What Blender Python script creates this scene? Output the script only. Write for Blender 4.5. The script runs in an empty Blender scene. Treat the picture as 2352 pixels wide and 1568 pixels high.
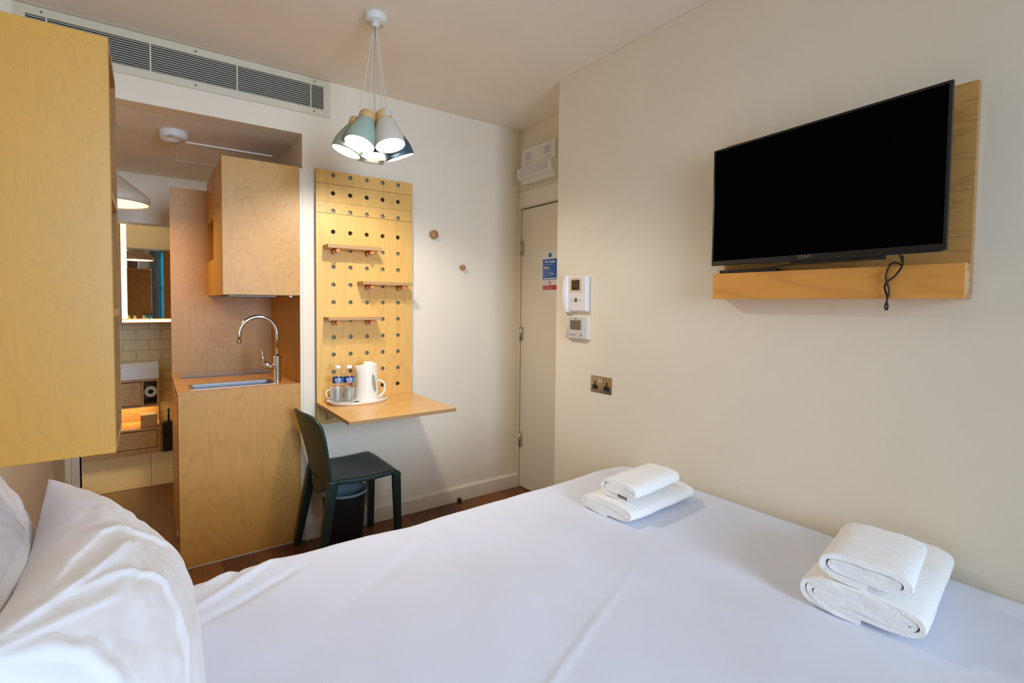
import bpy, bmesh, math, random
from mathutils import Vector, Matrix, noise
PI = math.pi
random.seed(7)
sc = bpy.context.scene
C = sc.collection

# ------------------------------------------------------------------ camera
cam = bpy.data.cameras.new('camera'); co = bpy.data.objects.new('camera', cam); C.objects.link(co); sc.camera = co
cam.sensor_width = 36; cam.lens = 1143.3 / 2352 * 36
cam.shift_x = 37.1 / 2352; cam.shift_y = -45.3 / 2352
cam.clip_start = 0.02
yaw, pit, rol = (math.radians(a) for a in (34.92, 2.16, 0.5))
fw = Vector((math.sin(yaw)*math.cos(pit), math.cos(yaw)*math.cos(pit), -math.sin(pit)))
rt = Vector((math.cos(yaw), -math.sin(yaw), 0)); up = rt.cross(fw)
r2 = rt*math.cos(rol) + up*math.sin(rol); u2 = -rt*math.sin(rol) + up*math.cos(rol)
co.matrix_world = Matrix(((r2.x, u2.x, -fw.x, 0), (r2.y, u2.y, -fw.y, 0), (r2.z, u2.z, -fw.z, 1.38), (0, 0, 0, 1)))

# ------------------------------------------------------------------ world, exposure, daylight
w = bpy.data.worlds.new('sky'); sc.world = w; w.use_nodes = True
w.node_tree.nodes['Background'].inputs[0].default_value = (0.4, 0.62, 1.0, 1)
w.node_tree.nodes['Background'].inputs[1].default_value = 0.8
sc.view_settings.view_transform = 'Standard'; sc.view_settings.look = 'None'
sc.view_settings.exposure = -0.06; sc.view_settings.gamma = 1.0; sc.view_settings.use_curve_mapping = False
sc.cycles.use_denoising = True
sc.cycles.max_bounces = 12; sc.cycles.diffuse_bounces = 6; sc.cycles.caustics_reflective = False; sc.cycles.caustics_refractive = False
sc.cycles.sample_clamp_indirect = 8

def light(name, kind, loc, power, color, **k):
    l = bpy.data.lights.new(name, kind); l.energy = power; l.color = color
    o = bpy.data.objects.new(name, l); C.objects.link(o); o.location = loc
    for a, b in k.items():
        if a == 'rot': o.rotation_euler = b
        else: setattr(l, a, b)
    return o
# daylight arriving at the window opening in the wall behind the bed's near side
light('window_daylight', 'AREA', (.70, -2.47, 1.70), 54, (0.52, 0.68, 0.93), shape='RECTANGLE', size=1.34, size_y=1.6, rot=(math.radians(84), 0, math.radians(7)), spread=math.radians(85))

# ------------------------------------------------------------------ materials
def srgb(r, g, b):
    f = lambda c: (c/255/12.92) if c/255 <= .04045 else ((c/255+.055)/1.055)**2.4
    return (f(r), f(g), f(b), 1)
def newmat(name):
    m = bpy.data.materials.new(name); m.use_nodes = True
    return m, m.node_tree.nodes, m.node_tree.links, m.node_tree.nodes['Principled BSDF']
def mat(name, col, rough=.5, metal=0, bump=0, bscale=40, var=0, vscale=3, spec=.5, coat=0, sheen=0):
    m, N, L, P = newmat(name)
    P.inputs['Base Color'].default_value = col; P.inputs['Roughness'].default_value = rough
    P.inputs['Metallic'].default_value = metal; P.inputs['Specular IOR Level'].default_value = spec
    P.inputs['Coat Weight'].default_value = coat
    if sheen: P.inputs['Sheen Weight'].default_value = sheen
    tc = N.new('ShaderNodeTexCoord')
    n = N.new('ShaderNodeTexNoise'); n.inputs['Scale'].default_value = vscale; n.inputs['Detail'].default_value = 3
    L.new(tc.outputs['Object'], n.inputs['Vector'])
    mx = N.new('ShaderNodeMix'); mx.data_type = 'RGBA'; mx.blend_type = 'MULTIPLY'
    mr = N.new('ShaderNodeMapRange'); mr.inputs[1].default_value = .3; mr.inputs[2].default_value = .7
    v = var or .015
    mr.inputs[3].default_value = 1-v; mr.inputs[4].default_value = 1+v
    L.new(n.outputs['Fac'], mr.inputs[0])
    mx.inputs[0].default_value = 1; mx.inputs[6].default_value = col
    L.new(mr.outputs[0], mx.inputs[7]); L.new(mx.outputs[2], P.inputs['Base Color'])
    if bump:
        b = N.new('ShaderNodeBump'); b.inputs['Strength'].default_value = bump; b.inputs['Distance'].default_value = .002
        n2 = N.new('ShaderNodeTexNoise'); n2.inputs['Scale'].default_value = bscale; n2.inputs['Detail'].default_value = 4
        L.new(tc.outputs['Object'], n2.inputs['Vector']); L.new(n2.outputs['Fac'], b.inputs['Height']); L.new(b.outputs[0], P.inputs['Normal'])
    return m
def emit(name, col, strength, rough=.5):
    m, N, L, P = newmat(name)
    P.inputs['Base Color'].default_value = col; P.inputs['Emission Color'].default_value = col
    P.inputs['Emission Strength'].default_value = strength; P.inputs['Roughness'].default_value = rough
    return m
def plywood(name, col, axis=2, seed=0, rings=27, stretch=.28, scale=2.2, line=.16, rough=.42, dark=None, broad=.07):
    """rotary-cut birch: contour lines of a stretched noise field, fine streaks, a few flecks"""
    m, N, L, P = newmat(name)
    tc = N.new('ShaderNodeTexCoord'); mp = N.new('ShaderNodeMapping')
    s = [1, 1, 1]; s[axis] = stretch
    mp.inputs['Scale'].default_value = s; mp.inputs['Location'].default_value = (seed*1.7, seed*2.3, seed*.9)
    L.new(tc.outputs['Object'], mp.inputs['Vector'])
    n = N.new('ShaderNodeTexNoise'); n.inputs['Scale'].default_value = scale; n.inputs['Detail'].default_value = 4; n.inputs['Roughness'].default_value = .40; n.inputs['Distortion'].default_value = .35
    L.new(mp.outputs[0], n.inputs['Vector'])
    def math_(op, a, b=None):
        q = N.new('ShaderNodeMath'); q.operation = op
        for i, v in ((0, a), (1, b)):
            if v is None: continue
            if hasattr(v, 'is_output'): L.new(v, q.inputs[i])
            else: q.inputs[i].default_value = v
        return q.outputs[0]
    # contour lines of the field: thin wavy late-wood lines, every few of them stronger
    tri = math_('PINGPONG', math_('MULTIPLY', n.outputs['Fac'], rings), .5)
    thin = N.new('ShaderNodeMapRange'); thin.interpolation_type = 'SMOOTHSTEP'
    thin.inputs[1].default_value = 0; thin.inputs[2].default_value = .24; thin.inputs[3].default_value = 1; thin.inputs[4].default_value = 0; L.new(tri, thin.inputs[0])
    tri2 = math_('PINGPONG', math_('MULTIPLY', n.outputs['Fac'], rings*.31), .5)
    cr = N.new('ShaderNodeMapRange'); cr.interpolation_type = 'SMOOTHSTEP'; cr.inputs[1].default_value = 0; cr.inputs[2].default_value = .5; cr.inputs[3].default_value = 1; cr.inputs[4].default_value = 0
    L.new(tri2, cr.inputs[0])
    pat = math_('ADD', math_('MULTIPLY', thin.outputs[0], .78), math_('MULTIPLY', cr.outputs[0], .22))
    mp2 = N.new('ShaderNodeMapping'); s2 = [1, 1, 1]; s2[axis] = .045
    mp2.inputs['Scale'].default_value = s2; L.new(tc.outputs['Object'], mp2.inputs['Vector'])
    n2 = N.new('ShaderNodeTexNoise'); n2.inputs['Scale'].default_value = 160; n2.inputs['Detail'].default_value = 2
    L.new(mp2.outputs[0], n2.inputs['Vector'])
    n3 = N.new('ShaderNodeTexNoise'); n3.inputs['Scale'].default_value = 3.5; n3.inputs['Detail'].default_value = 3
    L.new(mp.outputs[0], n3.inputs['Vector'])
    f = math_('SUBTRACT', 1.0, math_('MULTIPLY', pat, line))
    f = math_('MULTIPLY', f, math_('ADD', .94, math_('MULTIPLY', n2.outputs['Fac'], .12)))
    f = math_('MULTIPLY', f, math_('ADD', 1-broad, math_('MULTIPLY', n3.outputs['Fac'], 2*broad)))
    # small dark flecks
    mp3 = N.new('ShaderNodeMapping'); s3 = [1, 1, 1]; s3[axis] = .35
    mp3.inputs['Scale'].default_value = s3; mp3.inputs['Location'].default_value = (seed, .3, seed*.5); L.new(tc.outputs['Object'], mp3.inputs['Vector'])
    vo = N.new('ShaderNodeTexVoronoi'); vo.inputs['Scale'].default_value = 7; L.new(mp3.outputs[0], vo.inputs['Vector'])
    fl = math_('LESS_THAN', vo.outputs['Distance'], .022)
    f = math_('MULTIPLY', f, math_('SUBTRACT', 1.0, math_('MULTIPLY', fl, .45)))
    mx = N.new('ShaderNodeMix'); mx.data_type = 'RGBA'; mx.inputs[6].default_value = dark or (col[0]*.50, col[1]*.38, col[2]*.26, 1); mx.inputs[7].default_value = col
    mr = N.new('ShaderNodeMapRange'); mr.inputs[1].default_value = .45; mr.inputs[2].default_value = 1.04; L.new(f, mr.inputs[0])
    L.new(mr.outputs[0], mx.inputs[0]); L.new(mx.outputs[2], P.inputs['Base Color'])
    P.inputs['Roughness'].default_value = rough; P.inputs['Specular IOR Level'].default_value = .45
    b = N.new('ShaderNodeBump'); b.inputs['Strength'].default_value = .08; b.inputs['Distance'].default_value = .001
    L.new(n2.outputs['Fac'], b.inputs['Height']); L.new(b.outputs[0], P.inputs['Normal'])
    return m
def plyedge(name, axis=2, pitch=.0045, c1=(200, 160, 108), c2=(150, 108, 68)):
    """laminations of a plywood edge: stripes across the board's thickness"""
    m, N, L, P = newmat(name)
    tc = N.new('ShaderNodeTexCoord'); wv = N.new('ShaderNodeTexWave'); wv.wave_type = 'BANDS'; wv.bands_direction = 'XYZ'[axis]
    wv.inputs['Scale'].default_value = 1/pitch/20*6.283; wv.inputs['Distortion'].default_value = .4
    L.new(tc.outputs['Object'], wv.inputs['Vector'])
    mx = N.new('ShaderNodeMix'); mx.data_type = 'RGBA'; mx.inputs[6].default_value = srgb(*c1); mx.inputs[7].default_value = srgb(*c2)
    L.new(wv.outputs['Fac'], mx.inputs[0]); L.new(mx.outputs[2], P.inputs['Base Color']); P.inputs['Roughness'].default_value = .6
    return m
def tiles(name, col, grout, sx, sz, axis='XZ', offset=.5, rough=.12, mortar=.004, bumpy=True):
    m, N, L, P = newmat(name)
    tc = N.new('ShaderNodeTexCoord'); sp = N.new('ShaderNodeSeparateXYZ'); cb = N.new('ShaderNodeCombineXYZ')
    L.new(tc.outputs['Object'], sp.inputs[0]); L.new(sp.outputs[axis[0]], cb.inputs[0]); L.new(sp.outputs[axis[1]], cb.inputs[1])
    br = N.new('ShaderNodeTexBrick'); br.inputs['Scale'].default_value = 1; br.inputs['Brick Width'].default_value = sx; br.inputs['Row Height'].default_value = sz
    br.inputs['Mortar Size'].default_value = mortar; br.inputs['Mortar Smooth'].default_value = .3; br.offset = offset
    br.inputs['Color1'].default_value = col; br.inputs['Color2'].default_value = (col[0]*.94, col[1]*.93, col[2]*.92, 1); br.inputs['Mortar'].default_value = grout
    L.new(cb.outputs[0], br.inputs['Vector']); L.new(br.outputs['Color'], P.inputs['Base Color']); P.inputs['Roughness'].default_value = rough
    if bumpy:
        b = N.new('ShaderNodeBump'); b.invert = True; b.inputs['Strength'].default_value = .6; b.inputs['Distance'].default_value = .004
        L.new(br.outputs['Fac'], b.inputs['Height']); L.new(b.outputs[0], P.inputs['Normal'])
    return m
def floorwood(name):
    m, N, L, P = newmat(name)
    tc = N.new('ShaderNodeTexCoord'); sp = N.new('ShaderNodeSeparateXYZ'); cb = N.new('ShaderNodeCombineXYZ')
    L.new(tc.outputs['Object'], sp.inputs[0]); L.new(sp.outputs['Y'], cb.inputs[0]); L.new(sp.outputs['X'], cb.inputs[1])
    br = N.new('ShaderNodeTexBrick'); br.inputs['Scale'].default_value = 1; br.inputs['Brick Width'].default_value = 1.3; br.inputs['Row Height'].default_value = .15
    br.inputs['Mortar Size'].default_value = .0015; br.inputs['Bias'].default_value = .1; br.offset = .37
    br.inputs['Color1'].default_value = srgb(132, 80, 38); br.inputs['Color2'].default_value = srgb(92, 54, 30); br.inputs['Mortar'].default_value = srgb(50, 28, 16)
    L.new(cb.outputs[0], br.inputs['Vector'])
    mp = N.new('ShaderNodeMapping'); mp.inputs['Scale'].default_value = (1, .08, 1); L.new(tc.outputs['Object'], mp.inputs[0])
    n = N.new('ShaderNodeTexNoise'); n.inputs['Scale'].default_value = 45; n.inputs['Detail'].default_value = 5; n.inputs['Distortion'].default_value = .6; L.new(mp.outputs[0], n.inputs['Vector'])
    mr = N.new('ShaderNodeMapRange'); mr.inputs[1].default_value = .3; mr.inputs[2].default_value = .7; mr.inputs[3].default_value = .72; mr.inputs[4].default_value = 1.15; L.new(n.outputs['Fac'], mr.inputs[0])
    mx = N.new('ShaderNodeMix'); mx.data_type = 'RGBA'; mx.blend_type = 'MULTIPLY'; mx.inputs[0].default_value = 1
    L.new(br.outputs['Color'], mx.inputs[6]); L.new(mr.outputs[0], mx.inputs[7]); L.new(mx.outputs[2], P.inputs['Base Color'])
    P.inputs['Roughness'].default_value = .38
    return m
def clear(name, col=(1, 1, 1, 1), ior=1.2, refl=.12, rough=.05):
    """thin clear plastic: mostly see-through with sharp glints"""
    m, N, L, P = newmat(name); N.remove(P)
    t = N.new('ShaderNodeBsdfTransparent'); t.inputs[0].default_value = col
    g = N.new('ShaderNodeBsdfGlossy'); g.inputs['Roughness'].default_value = rough
    lw = N.new('ShaderNodeLayerWeight'); lw.inputs[0].default_value = refl + .2
    mr = N.new('ShaderNodeMapRange'); mr.inputs[3].default_value = .05; mr.inputs[4].default_value = .55; L.new(lw.outputs['Facing'], mr.inputs[0])
    mx = N.new('ShaderNodeMixShader'); L.new(mr.outputs[0], mx.inputs[0]); L.new(t.outputs[0], mx.inputs[1]); L.new(g.outputs[0], mx.inputs[2])
    L.new(mx.outputs[0], N['Material Output'].inputs[0])
    return m

M = {}
M['wall'] = mat('wall_paint', srgb(238, 226, 203), .85, bump=.06, bscale=220, spec=.25)
M['ceil'] = mat('ceiling_paint', srgb(246, 237, 222), .9, bump=.04, bscale=180, spec=.2)
M['trimw'] = mat('trim_gloss_white', srgb(230, 220, 200), .45, spec=.4)
M['door'] = mat('door_paint', srgb(228, 217, 196), .5, spec=.4)
M['floor'] = floorwood('oak_floorboards')
M['bfloor'] = tiles('cream_floor_tile', srgb(226, 206, 158), srgb(170, 148, 105), .6, .45, 'XY', 0, .35, .003)
M['btile'] = tiles('metro_tile', srgb(222, 202, 160), srgb(186, 162, 118), .2, .1, 'XZ', .5, .08)
M['btiley'] = tiles('metro_tile_side', srgb(222, 202, 160), srgb(186, 162, 118), .2, .1, 'YZ', .5, .08)
PLY = srgb(202, 150, 74)
M['ply_cab'] = plywood('birch_ply_big_cabinet', srgb(196, 140, 50), 2, 1, rings=72, stretch=.42, scale=3.8, line=.15, rough=.4, dark=(.36, .20, .035, 1))
M['ply_kit'] = plywood('birch_ply_kitchen', PLY, 2, 4, rings=30, scale=3.0, line=.12)
M['ply_kit2'] = plywood('birch_ply_kitchen_upper', PLY, 2, 6.5, rings=34, scale=3.0, line=.13)
M['ply_back'] = plywood('birch_ply_splashback', PLY, 2, 9, rings=40, scale=3.2, line=.13)
M['ply_top'] = plywood('birch_ply_worktop', srgb(212, 156, 90), 0, 2, rings=21, scale=2.8, line=.18, rough=.3)
M['ply_peg'] = plywood('birch_ply_pegboard', srgb(232, 184, 100), 2, 12, rings=24, stretch=.16, scale=3.0, line=.12)
M['ply_desk'] = plywood('birch_ply_desk', srgb(222, 174, 104), 0, 15, rings=21, stretch=.2, scale=3, line=.15, rough=.28)
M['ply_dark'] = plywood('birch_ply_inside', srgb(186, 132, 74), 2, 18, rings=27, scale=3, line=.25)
M['ply_shaded'] = plywood('birch_ply_unit_end_shaded', srgb(150, 110, 66), 2, 30, rings=30, scale=3.4, line=.16, rough=.8)  # same birch, colour darkened for the shade inside the overhead shelf unit
M['ply_shaded'].node_tree.nodes['Principled BSDF'].inputs['Specular IOR Level'].default_value = .1
M['ply_bath'] = plywood('birch_ply_vanity', srgb(212, 164, 108), 0, 21, rings=27, scale=4, line=.22)
M['ply_tv'] = plywood('birch_ply_tv_board', srgb(216, 164, 92), 1, 24, rings=27, stretch=.22, scale=4.5, line=.22)
M['ply_tvs'] = plywood('birch_ply_tv_shelf', srgb(236, 166, 78), 1, 27, rings=21, stretch=.15, scale=3, line=.14)
M['edge_z'] = plyedge('ply_edge_horizontal', 2); M['edge_x'] = plyedge('ply_edge_x', 0); M['edge_y'] = plyedge('ply_edge_y', 1)
M['edge_pale'] = plyedge('ply_edge_pale', 0, .003, (214, 190, 158), (160, 134, 108))
M['wood_ball'] = mat('turned_oak', srgb(172, 122, 82), .5, var=.12, vscale=60)
M['dowel'] = mat('beech_dowel', srgb(196, 122, 66), .5, var=.12, vscale=70)
M['capwood'] = mat('lamp_cap_wood', srgb(214, 172, 116), .5, var=.10, vscale=60)
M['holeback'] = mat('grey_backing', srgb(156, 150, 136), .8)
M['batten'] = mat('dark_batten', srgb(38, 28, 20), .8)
M['dark'] = mat('near_black', srgb(16, 15, 14), .6)
M['blackpl'] = mat('black_plastic', srgb(20, 20, 21), .35)
M['tvframe'] = mat('tv_frame', srgb(20, 20, 22), .3)
M['tvscreen'] = mat('tv_screen', srgb(5, 5, 5), .3, spec=0)
M['chrome'] = mat('chrome', (.75, .74, .73, 1), .12, 1)
M['steel'] = mat('brushed_steel', (.36, .35, .34, 1), .42, 1)
M['hob'] = mat('hob_glass', srgb(58, 48, 42), .10, spec=1.0, coat=1.0)
M['sheet'] = mat('white_sheet', srgb(224, 227, 238), .85, bump=.12, bscale=14, spec=.2, sheen=.15)
M['pillow'] = mat('white_pillowcase', srgb(232, 228, 226), .85, bump=.25, bscale=9, spec=.2, sheen=.15)
M['terry'] = mat('white_terry', srgb(252, 249, 243), .95, bump=.7, bscale=240, spec=.1, sheen=.3)
M['bedbase'] = mat('bed_base_fabric', srgb(120, 112, 104), .9)
M['green'] = mat('dark_green_plastic', srgb(22, 44, 38), .42, spec=.45)
M['navy'] = mat('navy_bin', srgb(12, 13, 22), .6)
M['liner'] = mat('pale_blue_liner', srgb(124, 146, 156), .4, bump=1, bscale=30)
M['kettle'] = mat('cream_plastic', srgb(236, 228, 212), .3)
M['kwin'] = mat('grey_gauge', srgb(160, 156, 142), .3)
M['crock'] = mat('white_china', srgb(238, 234, 226), .2, spec=.6)
M['pet'] = clear('clear_bottle'); 
M['water'] = clear('bottled_water', (.90, .90, .88, 1), refl=.3, rough=.12)
M['blabel'] = mat('blue_label', srgb(36, 62, 130), .4, var=.1, vscale=40)
M['teal'] = mat('teal_label', srgb(40, 140, 170), .4)
M['wtext'] = mat('white_print', srgb(240, 240, 240), .5)
M['dtext'] = mat('dark_print', srgb(40, 44, 46), .5)
M['gtext'] = mat('grey_print', srgb(110, 108, 104), .5)
M['ltext'] = mat('pale_grey_print', srgb(190, 186, 178), .5)
M['blue'] = mat('sign_blue', srgb(30, 92, 168), .45)
M['red'] = mat('sign_red', srgb(196, 40, 52), .45)
M['paper'] = mat('sign_white', srgb(226, 222, 216), .5)
M['intercom'] = mat('intercom_white', srgb(236, 232, 230), .3)
M['beige'] = mat('intercom_beige', srgb(226, 206, 178), .4)
M['lcd'] = mat('intercom_screen', srgb(48, 40, 34), .15)
M['lcd2'] = mat('thermostat_screen', srgb(110, 106, 88), .25)
M['greybtn'] = mat('grey_button', srgb(118, 112, 100), .4)
M['silver'] = mat('thermostat_silver', srgb(205, 202, 196), .35)
M['nickel'] = mat('black_nickel', (.42, .38, .33, 1), .16, 1)
M['brassy'] = mat('satin_steel_hinge', (.62, .58, .52, 1), .3, 1)
M['ventw'] = mat('vent_white', srgb(216, 206, 180), .5)
M['slat'] = mat('vent_slat', srgb(164, 158, 136), .45)
M['lampw'] = mat('lamp_canopy_white', srgb(226, 224, 212), .5)
M['cordw'] = mat('white_cord', srgb(214, 206, 188), .6)
M['sage'] = mat('sage_shade', srgb(152, 166, 140), .55)
M['mint'] = mat('mint_shade', srgb(162, 180, 162), .55)
M['greysh'] = mat('warm_grey_shade', srgb(208, 198, 178), .55)
M['bluesh'] = mat('dark_blue_shade', srgb(56, 78, 90), .5)
M['tealsh'] = mat('deep_teal_shade', srgb(40, 72, 84), .5)
M['inner'] = mat('shade_inside_white', srgb(246, 246, 232), .6)
M['bulb'] = emit('lit_bulb', (1, .93, .74, 1), 14)
M['bulbdim'] = emit('weak_bulb', (1, .90, .66, 1), 1.0)
M['diff'] = emit('lit_diffuser', (1, .80, .42, 1), 1.9)
M['led'] = emit('led_strip', (1, .74, .30, 1), 5.0)
M['led2'] = emit('led_shelf', (1, .74, .26, 1), 1.6)
M['mirror'] = mat('mirror_glass', (.88, .87, .82, 1), .0, 1)
M['mirror'].node_tree.nodes['Principled BSDF'].inputs['Roughness'].default_value = 0.01
def cloth(name, col):
    m, N, L, P = newmat(name); P.inputs['Base Color'].default_value = col; P.inputs['Roughness'].default_value = .9
    t = N.new('ShaderNodeBsdfTranslucent'); t.inputs[0].default_value = col; x = N.new('ShaderNodeMixShader'); x.inputs[0].default_value = .6
    L.new(P.outputs[0], x.inputs[1]); L.new(t.outputs[0], x.inputs[2]); L.new(x.outputs[0], N['Material Output'].inputs[0]); return m
M['curtain'] = cloth('teal_curtain', srgb(130, 205, 215))
M['sheer'] = cloth('grey_curtain', srgb(214, 214, 214))
M['amber'] = mat('toiletry_liquid', srgb(190, 180, 110), .2)
M['walnut'] = mat('brown_wardrobe', srgb(112, 66, 30), .5, var=.1, vscale=6)
M['loo'] = mat('toilet_paper', srgb(240, 232, 220), .9)
M['smoke'] = mat('alarm_white', srgb(228, 220, 206), .45)

# ------------------------------------------------------------------ mesh helpers
class MB:
    def __init__(s): s.bm = bmesh.new()
    def box(s, x0, x1, y0, y1, z0, z1, mi=0, faces=None):
        x0, x1 = sorted((x0, x1)); y0, y1 = sorted((y0, y1)); z0, z1 = sorted((z0, z1))
        v = [s.bm.verts.new(p) for p in ((x0,y0,z0),(x1,y0,z0),(x1,y1,z0),(x0,y1,z0),(x0,y0,z1),(x1,y0,z1),(x1,y1,z1),(x0,y1,z1))]
        for key, q in (('-z',(0,3,2,1)),('+z',(4,5,6,7)),('-y',(0,1,5,4)),('+x',(1,2,6,5)),('+y',(2,3,7,6)),('-x',(3,0,4,7))):
            f = s.bm.faces.new([v[i] for i in q]); f.material_index = (faces or {}).get(key, mi)
        return s
    def obox(s, c, ex, ey, ez, mi=0):
        """box from centre and three half-extent vectors"""
        c, ex, ey, ez = map(Vector, (c, ex, ey, ez)); v = []
        for k in (-1, 1):
            for a, b in ((-1,-1),(1,-1),(1,1),(-1,1)): v.append(s.bm.verts.new(c+ex*a+ey*b+ez*k))
        for q in ((0,3,2,1),(4,5,6,7),(0,1,5,4),(1,2,6,5),(2,3,7,6),(3,0,4,7)):
            s.bm.faces.new([v[i] for i in q]).material_index = mi
        return s
    def tube(s, pts, r, n=12, cap=True, mi=0, closed=False):
        pts = [Vector(p) for p in pts]; rs = r if isinstance(r, (list, tuple)) else [r]*len(pts)
        rings = []; prev = None
        for i, p in enumerate(pts):
            if closed: t = pts[(i+1) % len(pts)] - pts[i-1]
            else: t = (pts[min(i+1, len(pts)-1)] - pts[max(i-1, 0)])
            t.normalize()
            if prev is None:
                a = Vector((0,0,1)) if abs(t.z) < .9 else Vector((1,0,0)); u = t.cross(a).normalized()
            else: u = (prev - t*prev.dot(t)).normalized()
            prev = u; v = t.cross(u)
            rings.append([s.bm.verts.new(p + (u*math.cos(2*PI*k/n) + v*math.sin(2*PI*k/n))*rs[i]) for k in range(n)])
        m = len(rings)
        for i in range(m if closed else m-1):
            a, b = rings[i], rings[(i+1) % m]
            for k in range(n):
                f = s.bm.faces.new((a[k], a[(k+1)%n], b[(k+1)%n], b[k])); f.smooth = True; f.material_index = mi
        if cap and not closed:
            s.bm.faces.new(rings[0][::-1]).material_index = mi; s.bm.faces.new(rings[-1]).material_index = mi
        return s
    def lathe(s, prof, c, axis=(0,0,1), n=40, mi=0, capends=False, smooth=True):
        """prof: (radius, height along axis) list"""
        c = Vector(c); ax = Vector(axis).normalized(); u = ax.orthogonal().normalized(); v = ax.cross(u); rings = []
        for r, h in prof:
            if r < 1e-6: rings.append([s.bm.verts.new(c+ax*h)])
            else: rings.append([s.bm.verts.new(c+ax*h+(u*math.cos(2*PI*k/n)+v*math.sin(2*PI*k/n))*r) for k in range(n)])
        for a, b in zip(rings, rings[1:]):
            for k in range(n):
                if len(a) == 1 and len(b) == 1: continue
                if len(a) == 1: q = (a[0], b[(k+1)%n], b[k])
                elif len(b) == 1: q = (a[k], a[(k+1)%n], b[0])
                else: q = (a[k], a[(k+1)%n], b[(k+1)%n], b[k])
                f = s.bm.faces.new(q); f.smooth = smooth; f.material_index = mi
        if capends:
            for g in (rings[0], rings[-1]):
                if len(g) > 2: s.bm.faces.new(g).material_index = mi
        return s
    def prism(s, poly, d, mi=0, smooth=False):
        """poly: list of 3D points, extruded by vector d"""
        d = Vector(d); a = [s.bm.verts.new(p) for p in poly]; b = [s.bm.verts.new(Vector(p)+d) for p in poly]; n = len(a)
        s.bm.faces.new(a[::-1]).material_index = mi; s.bm.faces.new(b).material_index = mi
        for k in range(n):
            f = s.bm.faces.new((a[k], a[(k+1)%n], b[(k+1)%n], b[k])); f.material_index = mi; f.smooth = smooth
        return s
    def grid(s, fn, nu, nv, mi=0, closeu=False):
        g = [[s.bm.verts.new(fn(i/nu, j/nv)) for j in range(nv+1)] for i in range(nu if closeu else nu+1)]
        for i in range(nu):
            for j in range(nv):
                a, b = g[i], g[(i+1) % len(g)]
                f = s.bm.faces.new((a[j], b[j], b[j+1], a[j+1])); f.smooth = True; f.material_index = mi
        return s
    def build(s, name, mats, parent=None, base=None, bevel=0, seg=2, sub=0, solid=0, soloff=-1):
        if not isinstance(mats, (list, tuple)): mats = [mats]
        bmesh.ops.recalc_face_normals(s.bm, faces=s.bm.faces[:])
        root = parent
        off = Vector((0,0,0))
        if parent is not None: off = world_of(parent)
        elif base is not None: off = Vector(base)
        for v in s.bm.verts: v.co -= off
        me = bpy.data.meshes.new(name); s.bm.to_mesh(me); s.bm.free()
        for m in mats: me.materials.append(m)
        o = bpy.data.objects.new(name, me); C.objects.link(o)
        if parent is not None: o.parent = parent
        else: o.location = off
        if solid:
            q = o.modifiers.new('thickness', 'SOLIDIFY'); q.thickness = solid; q.offset = soloff
        if bevel:
            q = o.modifiers.new('bevel', 'BEVEL'); q.width = bevel; q.segments = seg; q.limit_method = 'ANGLE'; q.angle_limit = math.radians(50)
        if sub:
            q = o.modifiers.new('subdivision', 'SUBSURF'); q.levels = sub; q.render_levels = sub
        return o
def world_of(o):
    p = Vector(o.location)
    while o.parent is not None: o = o.parent; p += Vector(o.location)
    return p
def tag(o, label, cat, group=None):
    o['label'] = label; o['category'] = cat
    if group: o['group'] = group
    return o
def thing(name, label, cat, base, group=None):
    o = bpy.data.objects.new(name, None); C.objects.link(o); o.location = base; o.empty_display_size = .05
    return tag(o, label, cat, group)
def struct(o, label=None):
    o['kind'] = 'structure'
    if label: o['label'] = label
    return o
def B(*a, **k): return MB().box(*a, **k)
def copy_tree(o, parent=None):
    c = o.copy(); C.objects.link(c)
    if parent: c.parent = parent
    for ch in [q for q in bpy.data.objects if q.parent == o]: copy_tree(ch, c)
    return c
def text(name, s, size, m, parent, origin, ex, ey, depth=.0006, align='CENTER', bend=None, bold=0):
    """lettering as flat raised mesh: origin in world, ex along the line, ey up"""
    cu = bpy.data.curves.new(name, 'FONT'); cu.body = s; cu.size = size; cu.align_x = align; cu.align_y = 'CENTER'; cu.extrude = 0; cu.offset = bold
    t = bpy.data.objects.new(name, cu); C.objects.link(t); bpy.context.view_layer.update()
    me = bpy.data.meshes.new_from_object(t.evaluated_get(bpy.context.evaluated_depsgraph_get()))
    bpy.data.objects.remove(t); bpy.data.curves.remove(cu)
    ex = Vector(ex).normalized(); ey = Vector(ey).normalized(); n = ex.cross(ey); O = Vector(origin); off = world_of(parent)
    for v in me.vertices:
        x, y = v.co.x, v.co.y
        if bend: p = bend(x, y)
        else: p = O + ex*x + ey*y + n*depth
        v.co = Vector(p) - off
    me.materials.clear(); me.materials.append(m)
    o = bpy.data.objects.new(name, me); C.objects.link(o); o.parent = parent
    return o

YB = 2.954; XR = 1.935; ZC = 2.645; XL = -.5; ZI = 2.32; YE = 4.60; XD = 2.27
# ================================================================== SETTING
struct(B(XL-.1, 2.5, -2.5, YE, -.08, 0).build('floor', M['floor']))
struct(B(-1.0, .9, YE-.15, 6.0, -.08, .004).build('floor.001', M['bfloor']))
struct(B(XL-.1, 2.5, -2.5, YB+.1, ZC, ZC+.08).build('ceiling', M['ceil']))
struct(B(XL-.1, XL, -2.5, YE, 0, ZC).build('wall_left', M['wall']))
# back wall: right of the kitchen niche, and the bulkhead over the niche
wb = MB(); wb.box(.722, 2.5, YB, YB+.12, 0, ZC); wb.box(XL, .722, YB, YB+.12, ZI, ZC); wb.box(.722, .842, YB+.12, YE, 0, ZI)
struct(wb.build('wall_back', M['wall']))
struct(B(XL, .722, YB+.12, YE, ZI, ZI+.05).build('ceiling.001', M['ceil']))
struct(B(XR, 2.6, -2.5, 2.163, 0, ZC).build('wall_right', M['wall'], bevel=.003))
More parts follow.
